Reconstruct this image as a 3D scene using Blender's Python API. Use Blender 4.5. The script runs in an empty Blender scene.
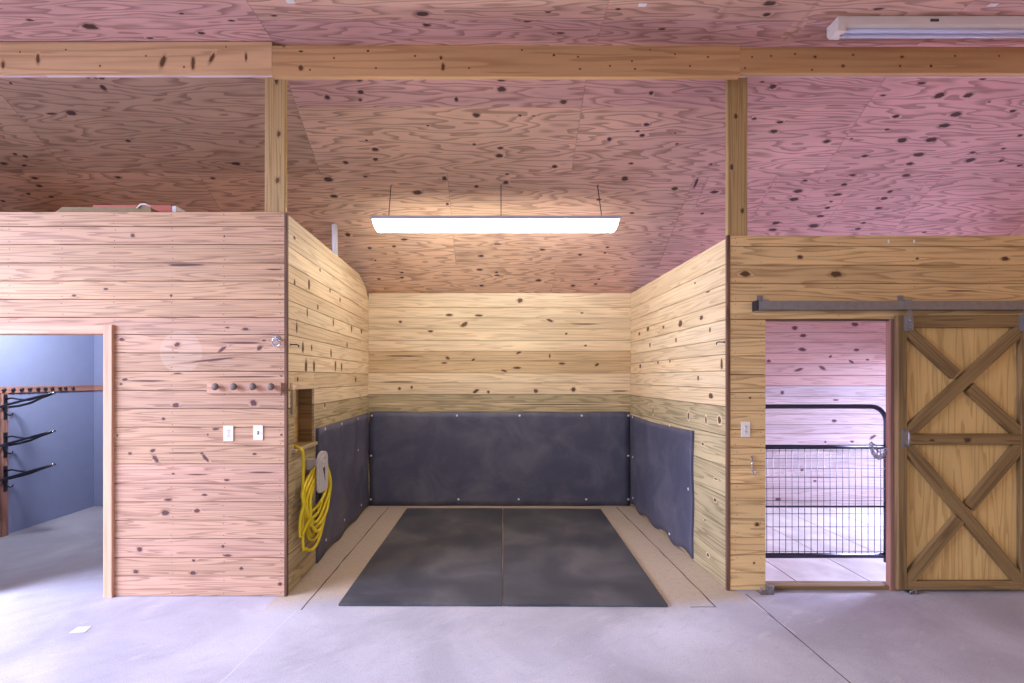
import bpy, math, random
from mathutils import Vector as V3
random.seed(11)
C = bpy.context.scene
COL = C.collection
F, VX, VY, H = 460.0, 495.0, 378.0, 1.7          # focal length (px), vanishing point, eye height

def WX(px, Y): return (px - VX) * Y / F
def WZ(py, Y): return H - (py - VY) * Y / F

YL = 3.579      # front face of the tack room wall
YR = 3.680      # front face of the right hand stall wall
YB = 6.12       # back wall
XSL0, XSL1 = -1.626, -1.683   # stall's left wall, front and back
XSR0, XSR1 = 1.864, 1.806     # stall's right wall
ZC = 4.31       # aisle ceiling
YS = 3.761      # where the roof starts to slope
SL = 0.625      # roof slope
def roofz(Y): return ZC - SL * (Y - YS)

# ------------------------------------------------------------------ materials
def srgb(r, g, b):
    def f(c):
        c /= 255.0
        return c / 12.92 if c <= 0.04045 else ((c + 0.055) / 1.055) ** 2.4
    return (f(r), f(g), f(b), 1.0)

class NT:
    def __init__(s, name):
        s.m = bpy.data.materials.new(name); s.m.use_nodes = True
        s.t = s.m.node_tree; s.t.nodes.clear()
        s.out = s.n('ShaderNodeOutputMaterial'); s.b = s.n('ShaderNodeBsdfPrincipled')
        s.t.links.new(s.b.outputs[0], s.out.inputs[0])
    def n(s, k, **kw):
        x = s.t.nodes.new(k)
        for a, v in kw.items(): setattr(x, a, v)
        return x
    def l(s, a, b): s.t.links.new(a, b)
    def put(s, sock, v):
        if hasattr(v, 'is_output'): s.l(v, sock)
        else: sock.default_value = v
    def math(s, op, a, b=0.0, c=0.0, clamp=False):
        x = s.n('ShaderNodeMath', operation=op); x.use_clamp = clamp
        s.put(x.inputs[0], a); s.put(x.inputs[1], b)
        if op in ('MULTIPLY_ADD', 'SMOOTH_MIN'): s.put(x.inputs[2], c)
        return x.outputs[0]
    def smooth(s, v, a, b, lo=0.0, hi=1.0):
        x = s.n('ShaderNodeMapRange', interpolation_type='SMOOTHSTEP')
        s.put(x.inputs[0], v); x.inputs[1].default_value = a; x.inputs[2].default_value = b
        x.inputs[3].default_value = lo; x.inputs[4].default_value = hi
        return x.outputs[0]
    def mix(s, f, a, b, mode='MIX'):
        x = s.n('ShaderNodeMix', data_type='RGBA', blend_type=mode)
        s.put(x.inputs[0], f); s.put(x.inputs[6], a); s.put(x.inputs[7], b)
        return x.outputs[2]
    def noise(s, vec, scale=1.0, detail=2.0, rough=0.5, dist=0.0):
        x = s.n('ShaderNodeTexNoise'); s.put(x.inputs['Vector'], vec)
        x.inputs['Scale'].default_value = scale; x.inputs['Detail'].default_value = detail
        x.inputs['Roughness'].default_value = rough; x.inputs['Distortion'].default_value = dist
        return x.outputs[0]
    def vec(s, x, y, z=0.0):
        c = s.n('ShaderNodeCombineXYZ'); s.put(c.inputs[0], x); s.put(c.inputs[1], y); s.put(c.inputs[2], z)
        return c.outputs[0]
    def attr(s, name):
        a = s.n('ShaderNodeAttribute'); a.attribute_name = name
        return a.outputs['Fac']
    def bump(s, h, strength=0.2, dist=0.002):
        b = s.n('ShaderNodeBump'); b.inputs['Strength'].default_value = strength
        b.inputs['Distance'].default_value = dist; s.l(h, b.inputs['Height']); s.l(b.outputs[0], s.b.inputs['Normal'])
    def done(s, col=None, rough=0.6, metal=0.0, spec=0.5):
        if col is not None: s.put(s.b.inputs['Base Color'], col)
        s.put(s.b.inputs['Roughness'], rough); s.b.inputs['Metallic'].default_value = metal
        s.b.inputs['Specular IOR Level'].default_value = spec
        return s.m

def wood(name, light, dark, alt, knotc, su=1.1, sv=9.0, K=9.0, amt=0.55, rough=0.62, fib=0.22, blotch=0.18, spec=0.3):
    """grain follows the mesh's own UVs (metres along and across each board); 'tone', 'hue', 'knot' are per-board / per-knot"""
    t = NT(name)
    uvn = t.n('ShaderNodeUVMap'); sp = t.n('ShaderNodeSeparateXYZ'); t.l(uvn.outputs[0], sp.inputs[0])
    u, v = sp.outputs[0], sp.outputs[1]
    tone, hue, knot, pale = t.attr('tone'), t.attr('hue'), t.attr('knot'), t.attr('pale')
    n = t.noise(t.vec(t.math('MULTIPLY', u, su), t.math('MULTIPLY', v, sv)), 1.0, 2.5, 0.42)
    c = t.math('ADD', t.math('MULTIPLY', n, K), t.math('MULTIPLY', knot, .8))
    r = t.math('FRACT', c)
    r = t.math('MULTIPLY', t.smooth(r, 0.38, 0.93), t.smooth(r, 0.93, 1.0, 1.0, 0.0))     # latewood lines: soft one side, crisp the other
    fine = t.noise(t.vec(t.math('MULTIPLY', u, 5.0), t.math('MULTIPLY', v, 230.0)), 1.0, 2.0, 0.6)
    big = t.noise(t.vec(t.math('MULTIPLY', u, 0.9), t.math('MULTIPLY', v, 3.2)), 1.0, 3.0, 0.55)
    line = t.smooth(t.noise(t.vec(t.math('MULTIPLY', u, 1.3), t.math('MULTIPLY', v, 46.0), 7.0), 1.0, 2.0, 0.5), 0.62, 0.78)
    base = t.mix(hue, light, alt)
    col = t.mix(t.math('MULTIPLY', r, amt), base, t.mix(0.35, dark, t.mix(1.0, base, dark, 'MULTIPLY')))
    col = t.mix(t.math('MULTIPLY', line, amt * 0.45), col, dark)
    fv = t.math('MULTIPLY_ADD', t.math('SUBTRACT', fine, 0.5), fib * 2, 1.0)
    bv = t.math('MULTIPLY_ADD', t.math('SUBTRACT', big, 0.5), blotch * 4, 1.0)
    m = t.math('MULTIPLY', t.math('MULTIPLY', fv, bv), t.math('ADD', tone, 1.0))
    g = t.n('ShaderNodeVectorMath', operation='SCALE'); t.l(col, g.inputs[0]); t.l(m, g.inputs['Scale'])
    col = t.mix(t.math('MULTIPLY', t.smooth(knot, 0.12, 0.62), 0.45), g.outputs[0], dark)
    col = t.mix(t.math('MULTIPLY', t.smooth(knot, 0.42, 0.60), 0.93), col, knotc)
    col = t.mix(t.math('MULTIPLY', pale, 0.45), col, (0.75, 0.66, 0.52, 1))
    t.bump(t.math('ADD', fine, t.math('MULTIPLY', r, 0.4)), 0.18, 0.002)
    return t.done(col, rough, 0, spec)

def plain(name, col, rough=0.5, metal=0.0, var=0.12, scale=30.0, spec=0.5, bump=0.0):
    t = NT(name); tc = t.n('ShaderNodeTexCoord')
    n = t.noise(tc.outputs['Object'], scale, 3, 0.6)
    k = t.math('MULTIPLY_ADD', t.math('SUBTRACT', n, 0.5), var * 2, 1.0)
    g = t.n('ShaderNodeVectorMath', operation='SCALE'); g.inputs[0].default_value = col[:3]; t.l(k, g.inputs['Scale'])
    if bump: t.bump(n, bump, 0.003)
    return t.done(g.outputs[0], rough, metal, spec)

KN = srgb(74, 48, 42)
M = {}
M['pink_board'] = wood('pink pine boards', srgb(207, 168, 126), srgb(130, 86, 66), srgb(198, 154, 136), srgb(90, 56, 56), su=.5, sv=13, K=12, amt=.5, fib=.14, blotch=.10)
M['stall_board'] = wood('pale pine boards', srgb(230, 208, 170), srgb(160, 124, 82), srgb(212, 182, 138), srgb(84, 60, 44), su=.5, sv=11, K=9, amt=.36, fib=.14, blotch=.13)
M['grey_board'] = wood('weathered treated boards', srgb(190, 172, 132), srgb(110, 94, 68), srgb(168, 150, 114), srgb(70, 56, 44), su=.7, sv=11, K=8, amt=.5)
M['gold_board'] = wood('golden pine boards', srgb(228, 192, 134), srgb(146, 106, 64), srgb(212, 172, 116), srgb(84, 52, 34), su=.6, sv=9, K=9, amt=.5, fib=.16, blotch=.14)
M['rose_board'] = wood('rose pine boards', srgb(214, 172, 160), srgb(160, 112, 106), srgb(222, 208, 210), srgb(98, 60, 66), su=.5, sv=11, K=9, amt=.35, blotch=.10)
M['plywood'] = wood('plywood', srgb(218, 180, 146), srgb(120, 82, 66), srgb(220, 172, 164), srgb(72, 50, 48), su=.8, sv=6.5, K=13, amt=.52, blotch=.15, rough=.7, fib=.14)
M['beam'] = wood('sawn beam timber', srgb(210, 164, 108), srgb(156, 106, 62), srgb(232, 192, 144), srgb(96, 62, 40), su=.4, sv=9, K=5, amt=.35, blotch=.1, fib=.12)
M['post'] = wood('treated post', srgb(200, 168, 114), srgb(138, 104, 64), srgb(176, 146, 94), srgb(92, 62, 44), su=.5, sv=24, K=5, amt=.5, fib=.15)
M['trimwood'] = wood('casing timber', srgb(222, 176, 142), srgb(170, 118, 94), srgb(218, 168, 144), srgb(100, 66, 54), su=.5, sv=16, K=4, amt=.35, fib=.14)
M['dark_trim'] = wood('dark corner timber', srgb(116, 84, 64), srgb(74, 50, 40), srgb(104, 76, 60), srgb(50, 34, 30), K=5, amt=.5)
M['door_frame'] = wood('brown door timber', srgb(146, 118, 76), srgb(88, 66, 42), srgb(130, 104, 68), srgb(70, 46, 32), su=.6, sv=18, K=5, amt=.5, fib=.16)
M['door_panel'] = wood('golden door plywood', srgb(206, 170, 108), srgb(150, 114, 64), srgb(216, 182, 122), srgb(80, 54, 34), su=.6, sv=8, K=8, amt=.4, fib=.15)
M['rackwood'] = wood('red brown timber', srgb(184, 134, 116), srgb(132, 86, 76), srgb(190, 134, 124), srgb(70, 44, 42), su=.5, sv=16, K=4, amt=.4)
M['gap'] = plain('dark gap', srgb(62, 44, 36), 0.9, 0, .05)
M['blue_wall'] = plain('slate blue paint', srgb(148, 156, 188), 0.7, 0, .06, 6)
M['galv'] = plain('galvanised steel', srgb(150, 148, 152), 0.42, 0.75, .25, 26)
M['knob'] = plain('grey worn knob', srgb(112, 94, 82), 0.6, 0, .2, 40)
M['steel'] = plain('bright steel', srgb(205, 205, 210), 0.25, 1.0, .1, 40)
M['screw'] = plain('screw head', srgb(225, 225, 225), 0.4, 0.3, .05)
M['black_metal'] = plain('black painted steel', srgb(34, 34, 46), 0.35, 0.0, .15, 30)
M['gate_metal'] = plain('dark gate steel', srgb(58, 58, 82), 0.4, 0.3, .15, 30)
M['plate'] = plain('white plastic plate', srgb(236, 228, 214), 0.4, 0, .03)
M['slot'] = plain('dark slot', srgb(70, 62, 58), 0.6, 0, .05)
M['pvc'] = plain('white pvc', srgb(228, 226, 230), 0.35, 0, .04, 8)
M['holder'] = plain('grey white plastic', srgb(196, 190, 184), 0.45, 0, .1, 20)
M['cord'] = plain('yellow cord jacket', srgb(222, 198, 30), 0.4, 0, .1, 14)
M['enamel'] = plain('cream enamel', srgb(242, 234, 224), 0.35, 0, .05, 12)
M['tube_off'] = plain('unlit fluorescent tube', srgb(214, 212, 232), 0.15, 0, .02)
M['lamp_body'] = plain('lamp housing', srgb(190, 190, 205), 0.4, 0.2, .05)
M['orange'] = plain('orange red carton', srgb(196, 98, 72), 0.6, 0, .15, 30)
M['khaki'] = plain('khaki canvas', srgb(150, 130, 92), 0.8, 0, .25, 25, bump=.4)
M['paper'] = plain('white paper', srgb(238, 236, 232), 0.7, 0, .06, 20)
M['joint'] = plain('dark joint', srgb(84, 74, 70), 0.9, 0, .2, 20)
M['joint_pale'] = plain('pale joint', srgb(206, 202, 206), 0.8, 0, .1, 20)

t = NT('rubber')
tc = t.n('ShaderNodeTexCoord')
n1 = t.noise(tc.outputs['Object'], 2.2, 5, 0.62, 0.6); n2 = t.noise(tc.outputs['Object'], 90, 2, 0.6)
c = t.mix(t.smooth(n1, 0.36, 0.78), srgb(78, 78, 96), srgb(106, 104, 116))
c = t.mix(t.smooth(n2, 0.62, 0.8, 0, .35), c, srgb(112, 108, 108))
t.bump(n2, 0.15, 0.002)
M['rubber'] = t.done(c, 0.55, 0, 0.4)

t = NT('floor rubber')
tc = t.n('ShaderNodeTexCoord')
n1 = t.noise(tc.outputs['Object'], 1.6, 6, 0.65, 0.4); n2 = t.noise(tc.outputs['Object'], 120, 2, 0.6)
c = t.mix(t.smooth(n1, 0.36, 0.70), srgb(66, 66, 72), srgb(100, 98, 98))
c = t.mix(t.smooth(n2, 0.6, 0.8, 0, .3), c, srgb(130, 124, 118))
t.bump(n2, 0.2, 0.002)
M['floor_rubber'] = t.done(c, t.smooth(n1, .3, .7, .42, .62), 0, 0.4)

t = NT('pale stall matting')
tc = t.n('ShaderNodeTexCoord')
vo = t.n('ShaderNodeTexVoronoi'); t.l(tc.outputs['Object'], vo.inputs['Vector']); vo.inputs['Scale'].default_value = 45; vo.inputs['Randomness'].default_value = 0.15
n1 = t.noise(tc.outputs['Object'], 3, 5, 0.6)
c = t.mix(t.smooth(n1, 0.3, 0.7), srgb(186, 180, 178), srgb(214, 210, 206))
c = t.mix(t.smooth(vo.outputs['Distance'], 0.15, 0.4, .45, 0), c, srgb(120, 116, 118))
t.bump(vo.outputs['Distance'], 0.4, 0.003)
M['pale_mat'] = t.done(c, 0.55)

t = NT('concrete')
tc = t.n('ShaderNodeTexCoord'); sp = t.n('ShaderNodeSeparateXYZ'); t.l(tc.outputs['Object'], sp.inputs[0])
n1 = t.noise(tc.outputs['Object'], 1.1, 6, 0.62, 0.5); n2 = t.noise(tc.outputs['Object'], 24, 4, 0.65)
n3 = t.noise(t.vec(t.math('ADD', t.math('MULTIPLY', sp.outputs[0], 2.5), t.math('MULTIPLY', sp.outputs[1], 1.5)), t.math('SUBTRACT', t.math('MULTIPLY', sp.outputs[1], 9.0), t.math('MULTIPLY', sp.outputs[0], 6.0))), 1.4, 4, 0.6)
c = t.mix(t.smooth(n1, 0.32, 0.70), srgb(170, 167, 176), srgb(200, 197, 204))
c = t.mix(t.smooth(n3, 0.56, 0.74, 0, .22), c, srgb(146, 136, 138))
c = t.mix(t.smooth(n3, 0.30, 0.42, .3, 0), c, srgb(214, 208, 206))
c = t.mix(t.smooth(n2, 0.58, 0.75, 0, .3), c, srgb(140, 130, 130))
# tan mixed over the slab inside the wash bay, with a soft front edge
wob = t.math('MULTIPLY', t.math('SUBTRACT', n1, 0.5), 0.5)
ys = t.math('ADD', sp.outputs[1], wob)
msk = t.math('MULTIPLY', t.smooth(ys, 3.36, 3.62), t.math('MULTIPLY', t.smooth(sp.outputs[0], -1.72, -1.68), t.smooth(sp.outputs[0], 1.90, 1.96, 1, 0)))
bay_tan = t.mix(t.smooth(n2, 0.35, 0.7), srgb(192, 173, 147), srgb(182, 163, 138))
c = t.mix(t.math('MULTIPLY', msk, 0.9), c, bay_tan)
n4 = t.noise(tc.outputs['Object'], 110, 3, 0.7)
c = t.mix(t.smooth(n4, 0.42, 0.75, 0, .35), c, srgb(120, 112, 118)); c = t.mix(t.smooth(n4, 0.25, 0.42, .3, 0), c, srgb(226, 222, 226))
t.bump(t.math('ADD', n4, n3), 0.15, 0.003)
M['concrete'] = t.done(c, t.smooth(n1, .3, .7, .48, .66), 0, 0.35)

def emit(name, col, s):
    m = bpy.data.materials.new(name); m.use_nodes = True; nt = m.node_tree; nt.nodes.clear()
    o = nt.nodes.new('ShaderNodeOutputMaterial'); e = nt.nodes.new('ShaderNodeEmission')
    e.inputs[0].default_value = col; e.inputs[1].default_value = s; nt.links.new(e.outputs[0], o.inputs[0])
    return m
M['glow'] = emit('lit lamp lens', (1.0, 0.98, 0.965, 1), 26.0)

# ------------------------------------------------------------------ mesh builder
class MB:
    def __init__(s): s.v = []; s.a = []; s.f = []; s.uv = []; s.mi = []; s.sm = []
    def vert(s, p, tone=0.0, hue=0.0, knot=0.0, pale=0.0):
        s.v.append(tuple(p)); s.a.append((tone, hue, knot, pale)); return len(s.v) - 1
    def face(s, idx, uv=None, mi=0, smooth=False):
        s.f.append(tuple(idx)); s.uv.append(uv or [(s.v[i][0] + s.v[i][1], s.v[i][2]) for i in idx]); s.mi.append(mi); s.sm.append(smooth)
    def lumber(s, O, U, W, N, u0, u1, v0, v1, n0, n1, c=0.0, tone=0.0, hue=0.0, mi=0, off=None, pale=0.0):
        """a board: grain along U, width along W, thickness along N; c = chamfer on the N face"""
        if off is None: off = (random.uniform(0, 60), random.uniform(0, 60))
        c = min(c, (v1 - v0) * .3, (n1 - n0) * .45)
        if c > 0: prof = [(v0, n0), (v1, n0), (v1, n1 - c), (v1 - c, n1), (v0 + c, n1), (v0, n1 - c)]
        else: prof = [(v0, n0), (v1, n0), (v1, n1), (v0, n1)]
        k = len(prof); per = [0.0]
        pv = lambda v, n: (v + (n1 - n) * 1.0) if True else v
        ia, ib = [], []
        for (v, n) in prof: ia.append(s.vert(O + U * u0 + W * v + N * n, tone, hue, 0, pale))
        for (v, n) in prof: ib.append(s.vert(O + U * u1 + W * v + N * n, tone, hue, 0, pale))
        for i in range(k):
            j = (i + 1) % k
            va, vb = pv(*prof[i]) + off[1], pv(*prof[j]) + off[1]
            s.face((ia[i], ia[j], ib[j], ib[i]), [(u0 + off[0], va), (u0 + off[0], vb), (u1 + off[0], vb), (u1 + off[0], va)], mi)
        s.face(ia[::-1], [(p[1] * .3 + off[0], p[0] + off[1]) for p in prof][::-1], mi)
        s.face(ib, [(p[1] * .3 + off[0] + 3, p[0] + off[1]) for p in prof], mi)
        return off
    def box(s, x0, x1, y0, y1, z0, z1, mi=0, c=0.0, tone=0., hue=0., grain='x'):
        X, Y, Z = V3((1, 0, 0)), V3((0, 1, 0)), V3((0, 0, 1)); O = V3((0, 0, 0))
        if grain == 'x': s.lumber(O, X, Z, -Y, x0, x1, z0, z1, -y1, -y0, c, tone, hue, mi)
        elif grain == 'z': s.lumber(O, Z, X, -Y, z0, z1, x0, x1, -y1, -y0, c, tone, hue, mi)
        else: s.lumber(O, Y, Z, X, y0, y1, z0, z1, x0, x1, c, tone, hue, mi)
    def tube(s, pts, r, seg=8, closed=False, mi=0, caps=True, flat=1.0):
        pts = [V3(p) for p in pts]; n = len(pts)
        rs = r if isinstance(r, (list, tuple)) else [r] * n
        rings = []; up = None
        for i, p in enumerate(pts):
            a = pts[(i - 1) % n] if (closed or i > 0) else p
            b = pts[(i + 1) % n] if (closed or i < n - 1) else p
            T = (b - a); T = T.normalized() if T.length > 1e-9 else V3((0, 0, 1))
            if up is None:
                up = T.orthogonal().normalized()
            else:
                up = (up - T * up.dot(T)); up = up.normalized() if up.length > 1e-6 else T.orthogonal().normalized()
            B = T.cross(up)
            rings.append([s.vert(p + (up * math.cos(2 * math.pi * k / seg) + B * math.sin(2 * math.pi * k / seg) * flat) * rs[i]) for k in range(seg)])
        m = n if closed else n - 1
        for i in range(m):
            A, B_ = rings[i], rings[(i + 1) % n]
            for k in range(seg):
                s.face((A[k], A[(k + 1) % seg], B_[(k + 1) % seg], B_[k]), None, mi, True)
        if not closed and caps:
            s.face(rings[0][::-1], None, mi); s.face(rings[-1], None, mi)
    def lathe(s, P, A, prof, seg=16, mi=0, smooth=True):
        """profile of (distance along A, radius)"""
        A = V3(A).normalized(); a = A.orthogonal().normalized(); b = A.cross(a); P = V3(P); rings = []
        for (h, r) in prof:
            rings.append([s.vert(P + A * h + (a * math.cos(2 * math.pi * k / seg) + b * math.sin(2 * math.pi * k / seg)) * max(r, 1e-4)) for k in range(seg)])
        for i in range(len(prof) - 1):
            for k in range(seg):
                s.face((rings[i][k], rings[i][(k + 1) % seg], rings[i + 1][(k + 1) % seg], rings[i + 1][k]), None, mi, smooth)
        s.face(rings[0][::-1], None, mi); s.face(rings[-1], None, mi)
    def prism(s, poly, O, U, W, N, n0, n1, mi=0, off=(0, 0), tone=0., hue=0.):
        a = [s.vert(O + U * p[0] + W * p[1] + N * n0, tone, hue) for p in poly]
        b = [s.vert(O + U * p[0] + W * p[1] + N * n1, tone, hue) for p in poly]
        uvs = [(p[0] + off[0], p[1] + off[1]) for p in poly]
        s.face(a[::-1], uvs[::-1], mi); s.face(b, uvs, mi)
        k = len(poly)
        for i in range(k):
            j = (i + 1) % k
            s.face((a[i], a[j], b[j], b[i]), [uvs[i], uvs[j], (uvs[j][0], uvs[j][1] + .02), (uvs[i][0], uvs[i][1] + .02)], mi)
    def knot(s, O, U, W, N, n, u, v, ru, rv, ang=0.0, vlim=None, off=(0, 0), tone=0., hue=0., grow=2.0, peak=1.0):
        seg = 14; ca, sa = math.cos(ang), math.sin(ang)
        def P(a, k, jit):
            x = ru * k * math.cos(a) * jit; y = rv * k * math.sin(a) * jit
            uu = u + x * ca - y * sa; vv = v + x * sa + y * ca
            if vlim: vv = min(max(vv, vlim[0]), vlim[1]); uu = min(max(uu, vlim[2]), vlim[3])
            return uu, vv
        c = s.vert(O + U * u + W * v + N * n, tone, hue, peak)
        J = [random.uniform(.82, 1.15) for _ in range(seg)]
        r1, r2 = [], []
        for k in range(seg):
            a = 2 * math.pi * k / seg
            p = P(a, 1.0, J[k]); r1.append((s.vert(O + U * p[0] + W * p[1] + N * n, tone, hue, 0.5 * peak), p))
            p = P(a, grow, 1.0); r2.append((s.vert(O + U * p[0] + W * p[1] + N * (n - .0002), tone, hue, 0.0), p))
        q = lambda p: (p[0] + off[0], p[1] + off[1])
        for k in range(seg):
            j = (k + 1) % seg
            s.face((c, r1[k][0], r1[j][0]), [q((u, v)), q(r1[k][1]), q(r1[j][1])])
            s.face((r1[k][0], r2[k][0], r2[j][0], r1[j][0]), [q(r1[k][1]), q(r2[k][1]), q(r2[j][1]), q(r1[j][1])])
    def build(s, name, mats, parent=None, origin=None, fixn=True):
        if not isinstance(mats, (list, tuple)): mats = [mats]
        if parent is not None: o3 = parent['_w']; o3 = V3((o3[0], o3[1], o3[2]))
        elif origin == 'world': o3 = V3((0, 0, 0))
        else:
            xs, ys, zs = zip(*s.v); o3 = V3(((min(xs) + max(xs)) / 2, (min(ys) + max(ys)) / 2, min(zs)))
        me = bpy.data.meshes.new(name)
        me.from_pydata([(x - o3.x, y - o3.y, z - o3.z) for x, y, z in s.v], [], s.f)
        uvl = me.uv_layers.new(name='UVMap')
        flat = [c for f in s.uv for uv in f for c in uv]
        uvl.data.foreach_set('uv', flat)
        for k, nm in enumerate(('tone', 'hue', 'knot', 'pale')):
            at = me.attributes.new(nm, 'FLOAT', 'POINT'); at.data.foreach_set('value', [a[k] for a in s.a])
        me.polygons.foreach_set('material_index', s.mi); me.polygons.foreach_set('use_smooth', s.sm)
        for m in mats: me.materials.append(M[m])
        me.update()
        if fixn:
            import bmesh
            bm = bmesh.new(); bm.from_mesh(me); bmesh.ops.recalc_face_normals(bm, faces=bm.faces); bm.to_mesh(me); bm.free()
        o = bpy.data.objects.new(name, me); COL.objects.link(o)
        if parent is not None:
            o.parent = parent
            o['_w'] = tuple(o3)
        else:
            o.location = o3; o['_w'] = tuple(o3)
        return o

def tag(o, label, cat, group=None, kind=None):
    o['label'] = label; o['category'] = cat
    if group: o['group'] = group
    if kind: o['kind'] = kind
    return o
def thing(name, loc, label, cat, group=None, kind=None):
    o = bpy.data.objects.new(name, None); COL.objects.link(o); o.location = loc; o['_w'] = tuple(loc)
    o.empty_display_size = .1
    return tag(o, label, cat, group, kind)
def struct(o, label=None, cat=None):
    o['kind'] = 'structure'
    if label: o['label'] = label
    if cat: o['category'] = cat
    return o
def copy_tree(o, loc, parent=None, label=None):
    d = o.copy(); COL.objects.link(d)
    if parent is not None: d.parent = parent
    else: d.location = loc; d['_w'] = tuple(loc)
    if label: d['label'] = label
    for ch in list(o.children): copy_tree(ch, None, d)
    return d

EX, EY, EZ = V3((1, 0, 0)), V3((0, 1, 0)), V3((0, 0, 1))
CAM = V3((0, 0, H))
def ray(px, py): return V3(((px - VX) / F, 1.0, -(py - VY) / F))
class Plane:
    def __init__(s, O, U, W, N): s.O, s.U, s.W, s.N = V3(O), V3(U).normalized(), V3(W).normalized(), V3(N).normalized()
    def at(s, px, py):
        d = ray(px, py); t_ = (s.O - CAM).dot(s.N) / d.dot(s.N); P = CAM + d * t_ - s.O
        return P.dot(s.U), P.dot(s.W)
    def pt(s, u, v, n=0.0): return s.O + s.U * u + s.W * v + s.N * n

def knot_px(mb, pl, k, rows=None, n=0.0006, lookup=None, grow=2.0):
    px, py, rx, ry = k[:4]; ang = math.radians(-k[4]) if len(k) > 4 else 0.0
    u, v = pl.at(px, py); ua, _ = pl.at(px + rx, py); _, vb = pl.at(px, py + ry)
    # keep to the board the knot sits in
    ru, rv = abs(ua - u), abs(vb - v); off = (0, 0); tone = hue = 0.0; lim = None
    if lookup:
        for (u0, u1, v0, v1, off_, tn, hu) in lookup:
            if u0 <= u <= u1 and v0 <= v <= v1:
                off, tone, hue = off_, tn, hu; lim = (v0 + .003, v1 - .003, u0 + .003, u1 - .003); break
    mb.knot(pl.O, pl.U, pl.W, pl.N, n, u, v, max(ru * .88, .004), max(rv * .92, .004), ang, lim, off, tone, hue, grow)

def boards(mb, pl, rows, segs, th=.019, gap=.004, tones=.10, hues=None, mi=0, ch=.0025):
    """rows: list of (v0,v1[,tone,hue,mi]); segs(v0,v1) -> list of (u0,u1).  returns lookup for knots"""
    look = []
    for r in rows:
        v0, v1 = r[0], r[1]
        for (u0, u1) in segs(v0, v1):
            tn = (r[2] if len(r) > 2 else 0.0) + random.uniform(-tones, tones)
            hu = (r[3] if len(r) > 3 else 0.0) + (random.uniform(0, hues) if hues else 0.0)
            m_ = r[4] if len(r) > 4 else mi
            off = mb.lumber(pl.O, pl.U, pl.W, pl.N, u0, u1, v0 + gap / 2, v1 - gap / 2, -th, 0.0, ch, tn, hu, m_)
            look.append((u0, u1, v0, v1, off, tn, hu))
    return look
def nails(mb, pl, look, us, r=.0035):
    for (u0, u1, v0, v1, off, tn, hu) in look:
        for u in us:
            if u0 + .02 < u < u1 - .005:
                for v in (v0 + .028, v1 - .028):
                    mb.knot(pl.O, pl.U, pl.W, pl.N, .0006, u + random.uniform(-.008, .008), v + random.uniform(-.008, .008), r, r, 0, None, off, tn, hu, 1.6)

# ------------------------------------------------------------------ floor
fl = MB()
i = [fl.vert(p) for p in ((-9, -4, 0), (9, -4, 0), (9, 7, 0), (-9, 7, 0))]; j = [fl.vert((p[0], p[1], -.15)) for p in ((-9, -4), (9, -4), (9, 7), (-9, 7))]
fl.face(i); fl.face(j[::-1])
for k in range(4): fl.face((i[k], j[k], j[(k + 1) % 4], i[(k + 1) % 4]))
def joint(x0, y0, x1, y1, w, mi):
    d = V3((x1 - x0, y1 - y0, 0)); L = d.length; d.normalize(); p = V3((-d.y, d.x, 0)); n = max(2, int(L / .12)); prev = None
    for k in range(n + 1):
        q = V3((x0, y0, .0006)) + d * L * k / n + p * random.uniform(-.003, .003)
        ww = w * random.uniform(.6, 1.2) / 2
        cur = (fl.vert(q + p * ww), fl.vert(q - p * ww))
        if prev: fl.face((prev[0], prev[1], cur[1], cur[0]), None, mi)
        prev = cur
joint(-1.42, 3.37, -1.40, 6.05, .012, 1)
joint(1.64, 3.415, 1.60, 6.05, .012, 1)
joint(1.45, 3.415, 1.645, 3.415, .012, 1)
joint(-1.45, 3.36, -1.55, 2.4, .008, 2)
joint(1.975, 3.62, 1.99, 1.2, .009, 1)
joint(1.95, 3.55, 2.0, 3.05, .006, 2)
struct(fl.build('floor', ['concrete', 'joint', 'joint_pale'], origin='world', fixn=False), 'grey lavender concrete floor of the barn aisle, tan inside the bay', 'floor')

# ------------------------------------------------------------------ ceilings
def sheet(mb, pl, u0, u1, v0, v1, tone, hue_fn, look, th=.012, nu=6):
    """one plywood sheet with a 3 mm gap round it"""
    g = .0015; off = (random.uniform(0, 50), random.uniform(0, 50)); u0 += g; u1 -= g; v0 += g; v1 -= g
    top = []; bot = []
    for k in range(nu + 1):
        u = u0 + (u1 - u0) * k / nu
        top.append([mb.vert(pl.pt(u, v, 0), tone, hue_fn(u, v)) for v in (v0, v1)])
        bot.append([mb.vert(pl.pt(u, v, -th), tone, hue_fn(u, v)) for v in (v0, v1)])
    U = lambda k: u0 + (u1 - u0) * k / nu + off[0]
    for k in range(nu):
        mb.face((top[k][0], top[k + 1][0], top[k + 1][1], top[k][1]), [(U(k), v0 + off[1]), (U(k + 1), v0 + off[1]), (U(k + 1), v1 + off[1]), (U(k), v1 + off[1])])
        mb.face((bot[k][0], bot[k + 1][0], bot[k + 1][1], bot[k][1]))
        for e in (0, 1): mb.face((top[k][e], top[k + 1][e], bot[k + 1][e], bot[k][e]))
    mb.face((top[0][0], top[0][1], bot[0][1], bot[0][0])); mb.face((top[-1][0], top[-1][1], bot[-1][1], bot[-1][0]))
    look.append((u0, u1, v0, v1, off, tone, hue_fn((u0 + u1) / 2, v0)))
q = math.sqrt(1 + SL * SL)
ROOF = Plane((0, YS, ZC), EX, (0, 1, -SL), (0, -SL, -1))      # u = X, v along the slope, normal facing down
rv = lambda Y: (Y - YS) * q
def hue_roof(u, v): return min(1.0, max(0.0, .10 + .32 * (u - .2))) if u > -1.8 else .05  # pink bounce light towards the right put into the sheet colour
rf = MB(); rl = []
A0 = rv(4.09)
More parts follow.
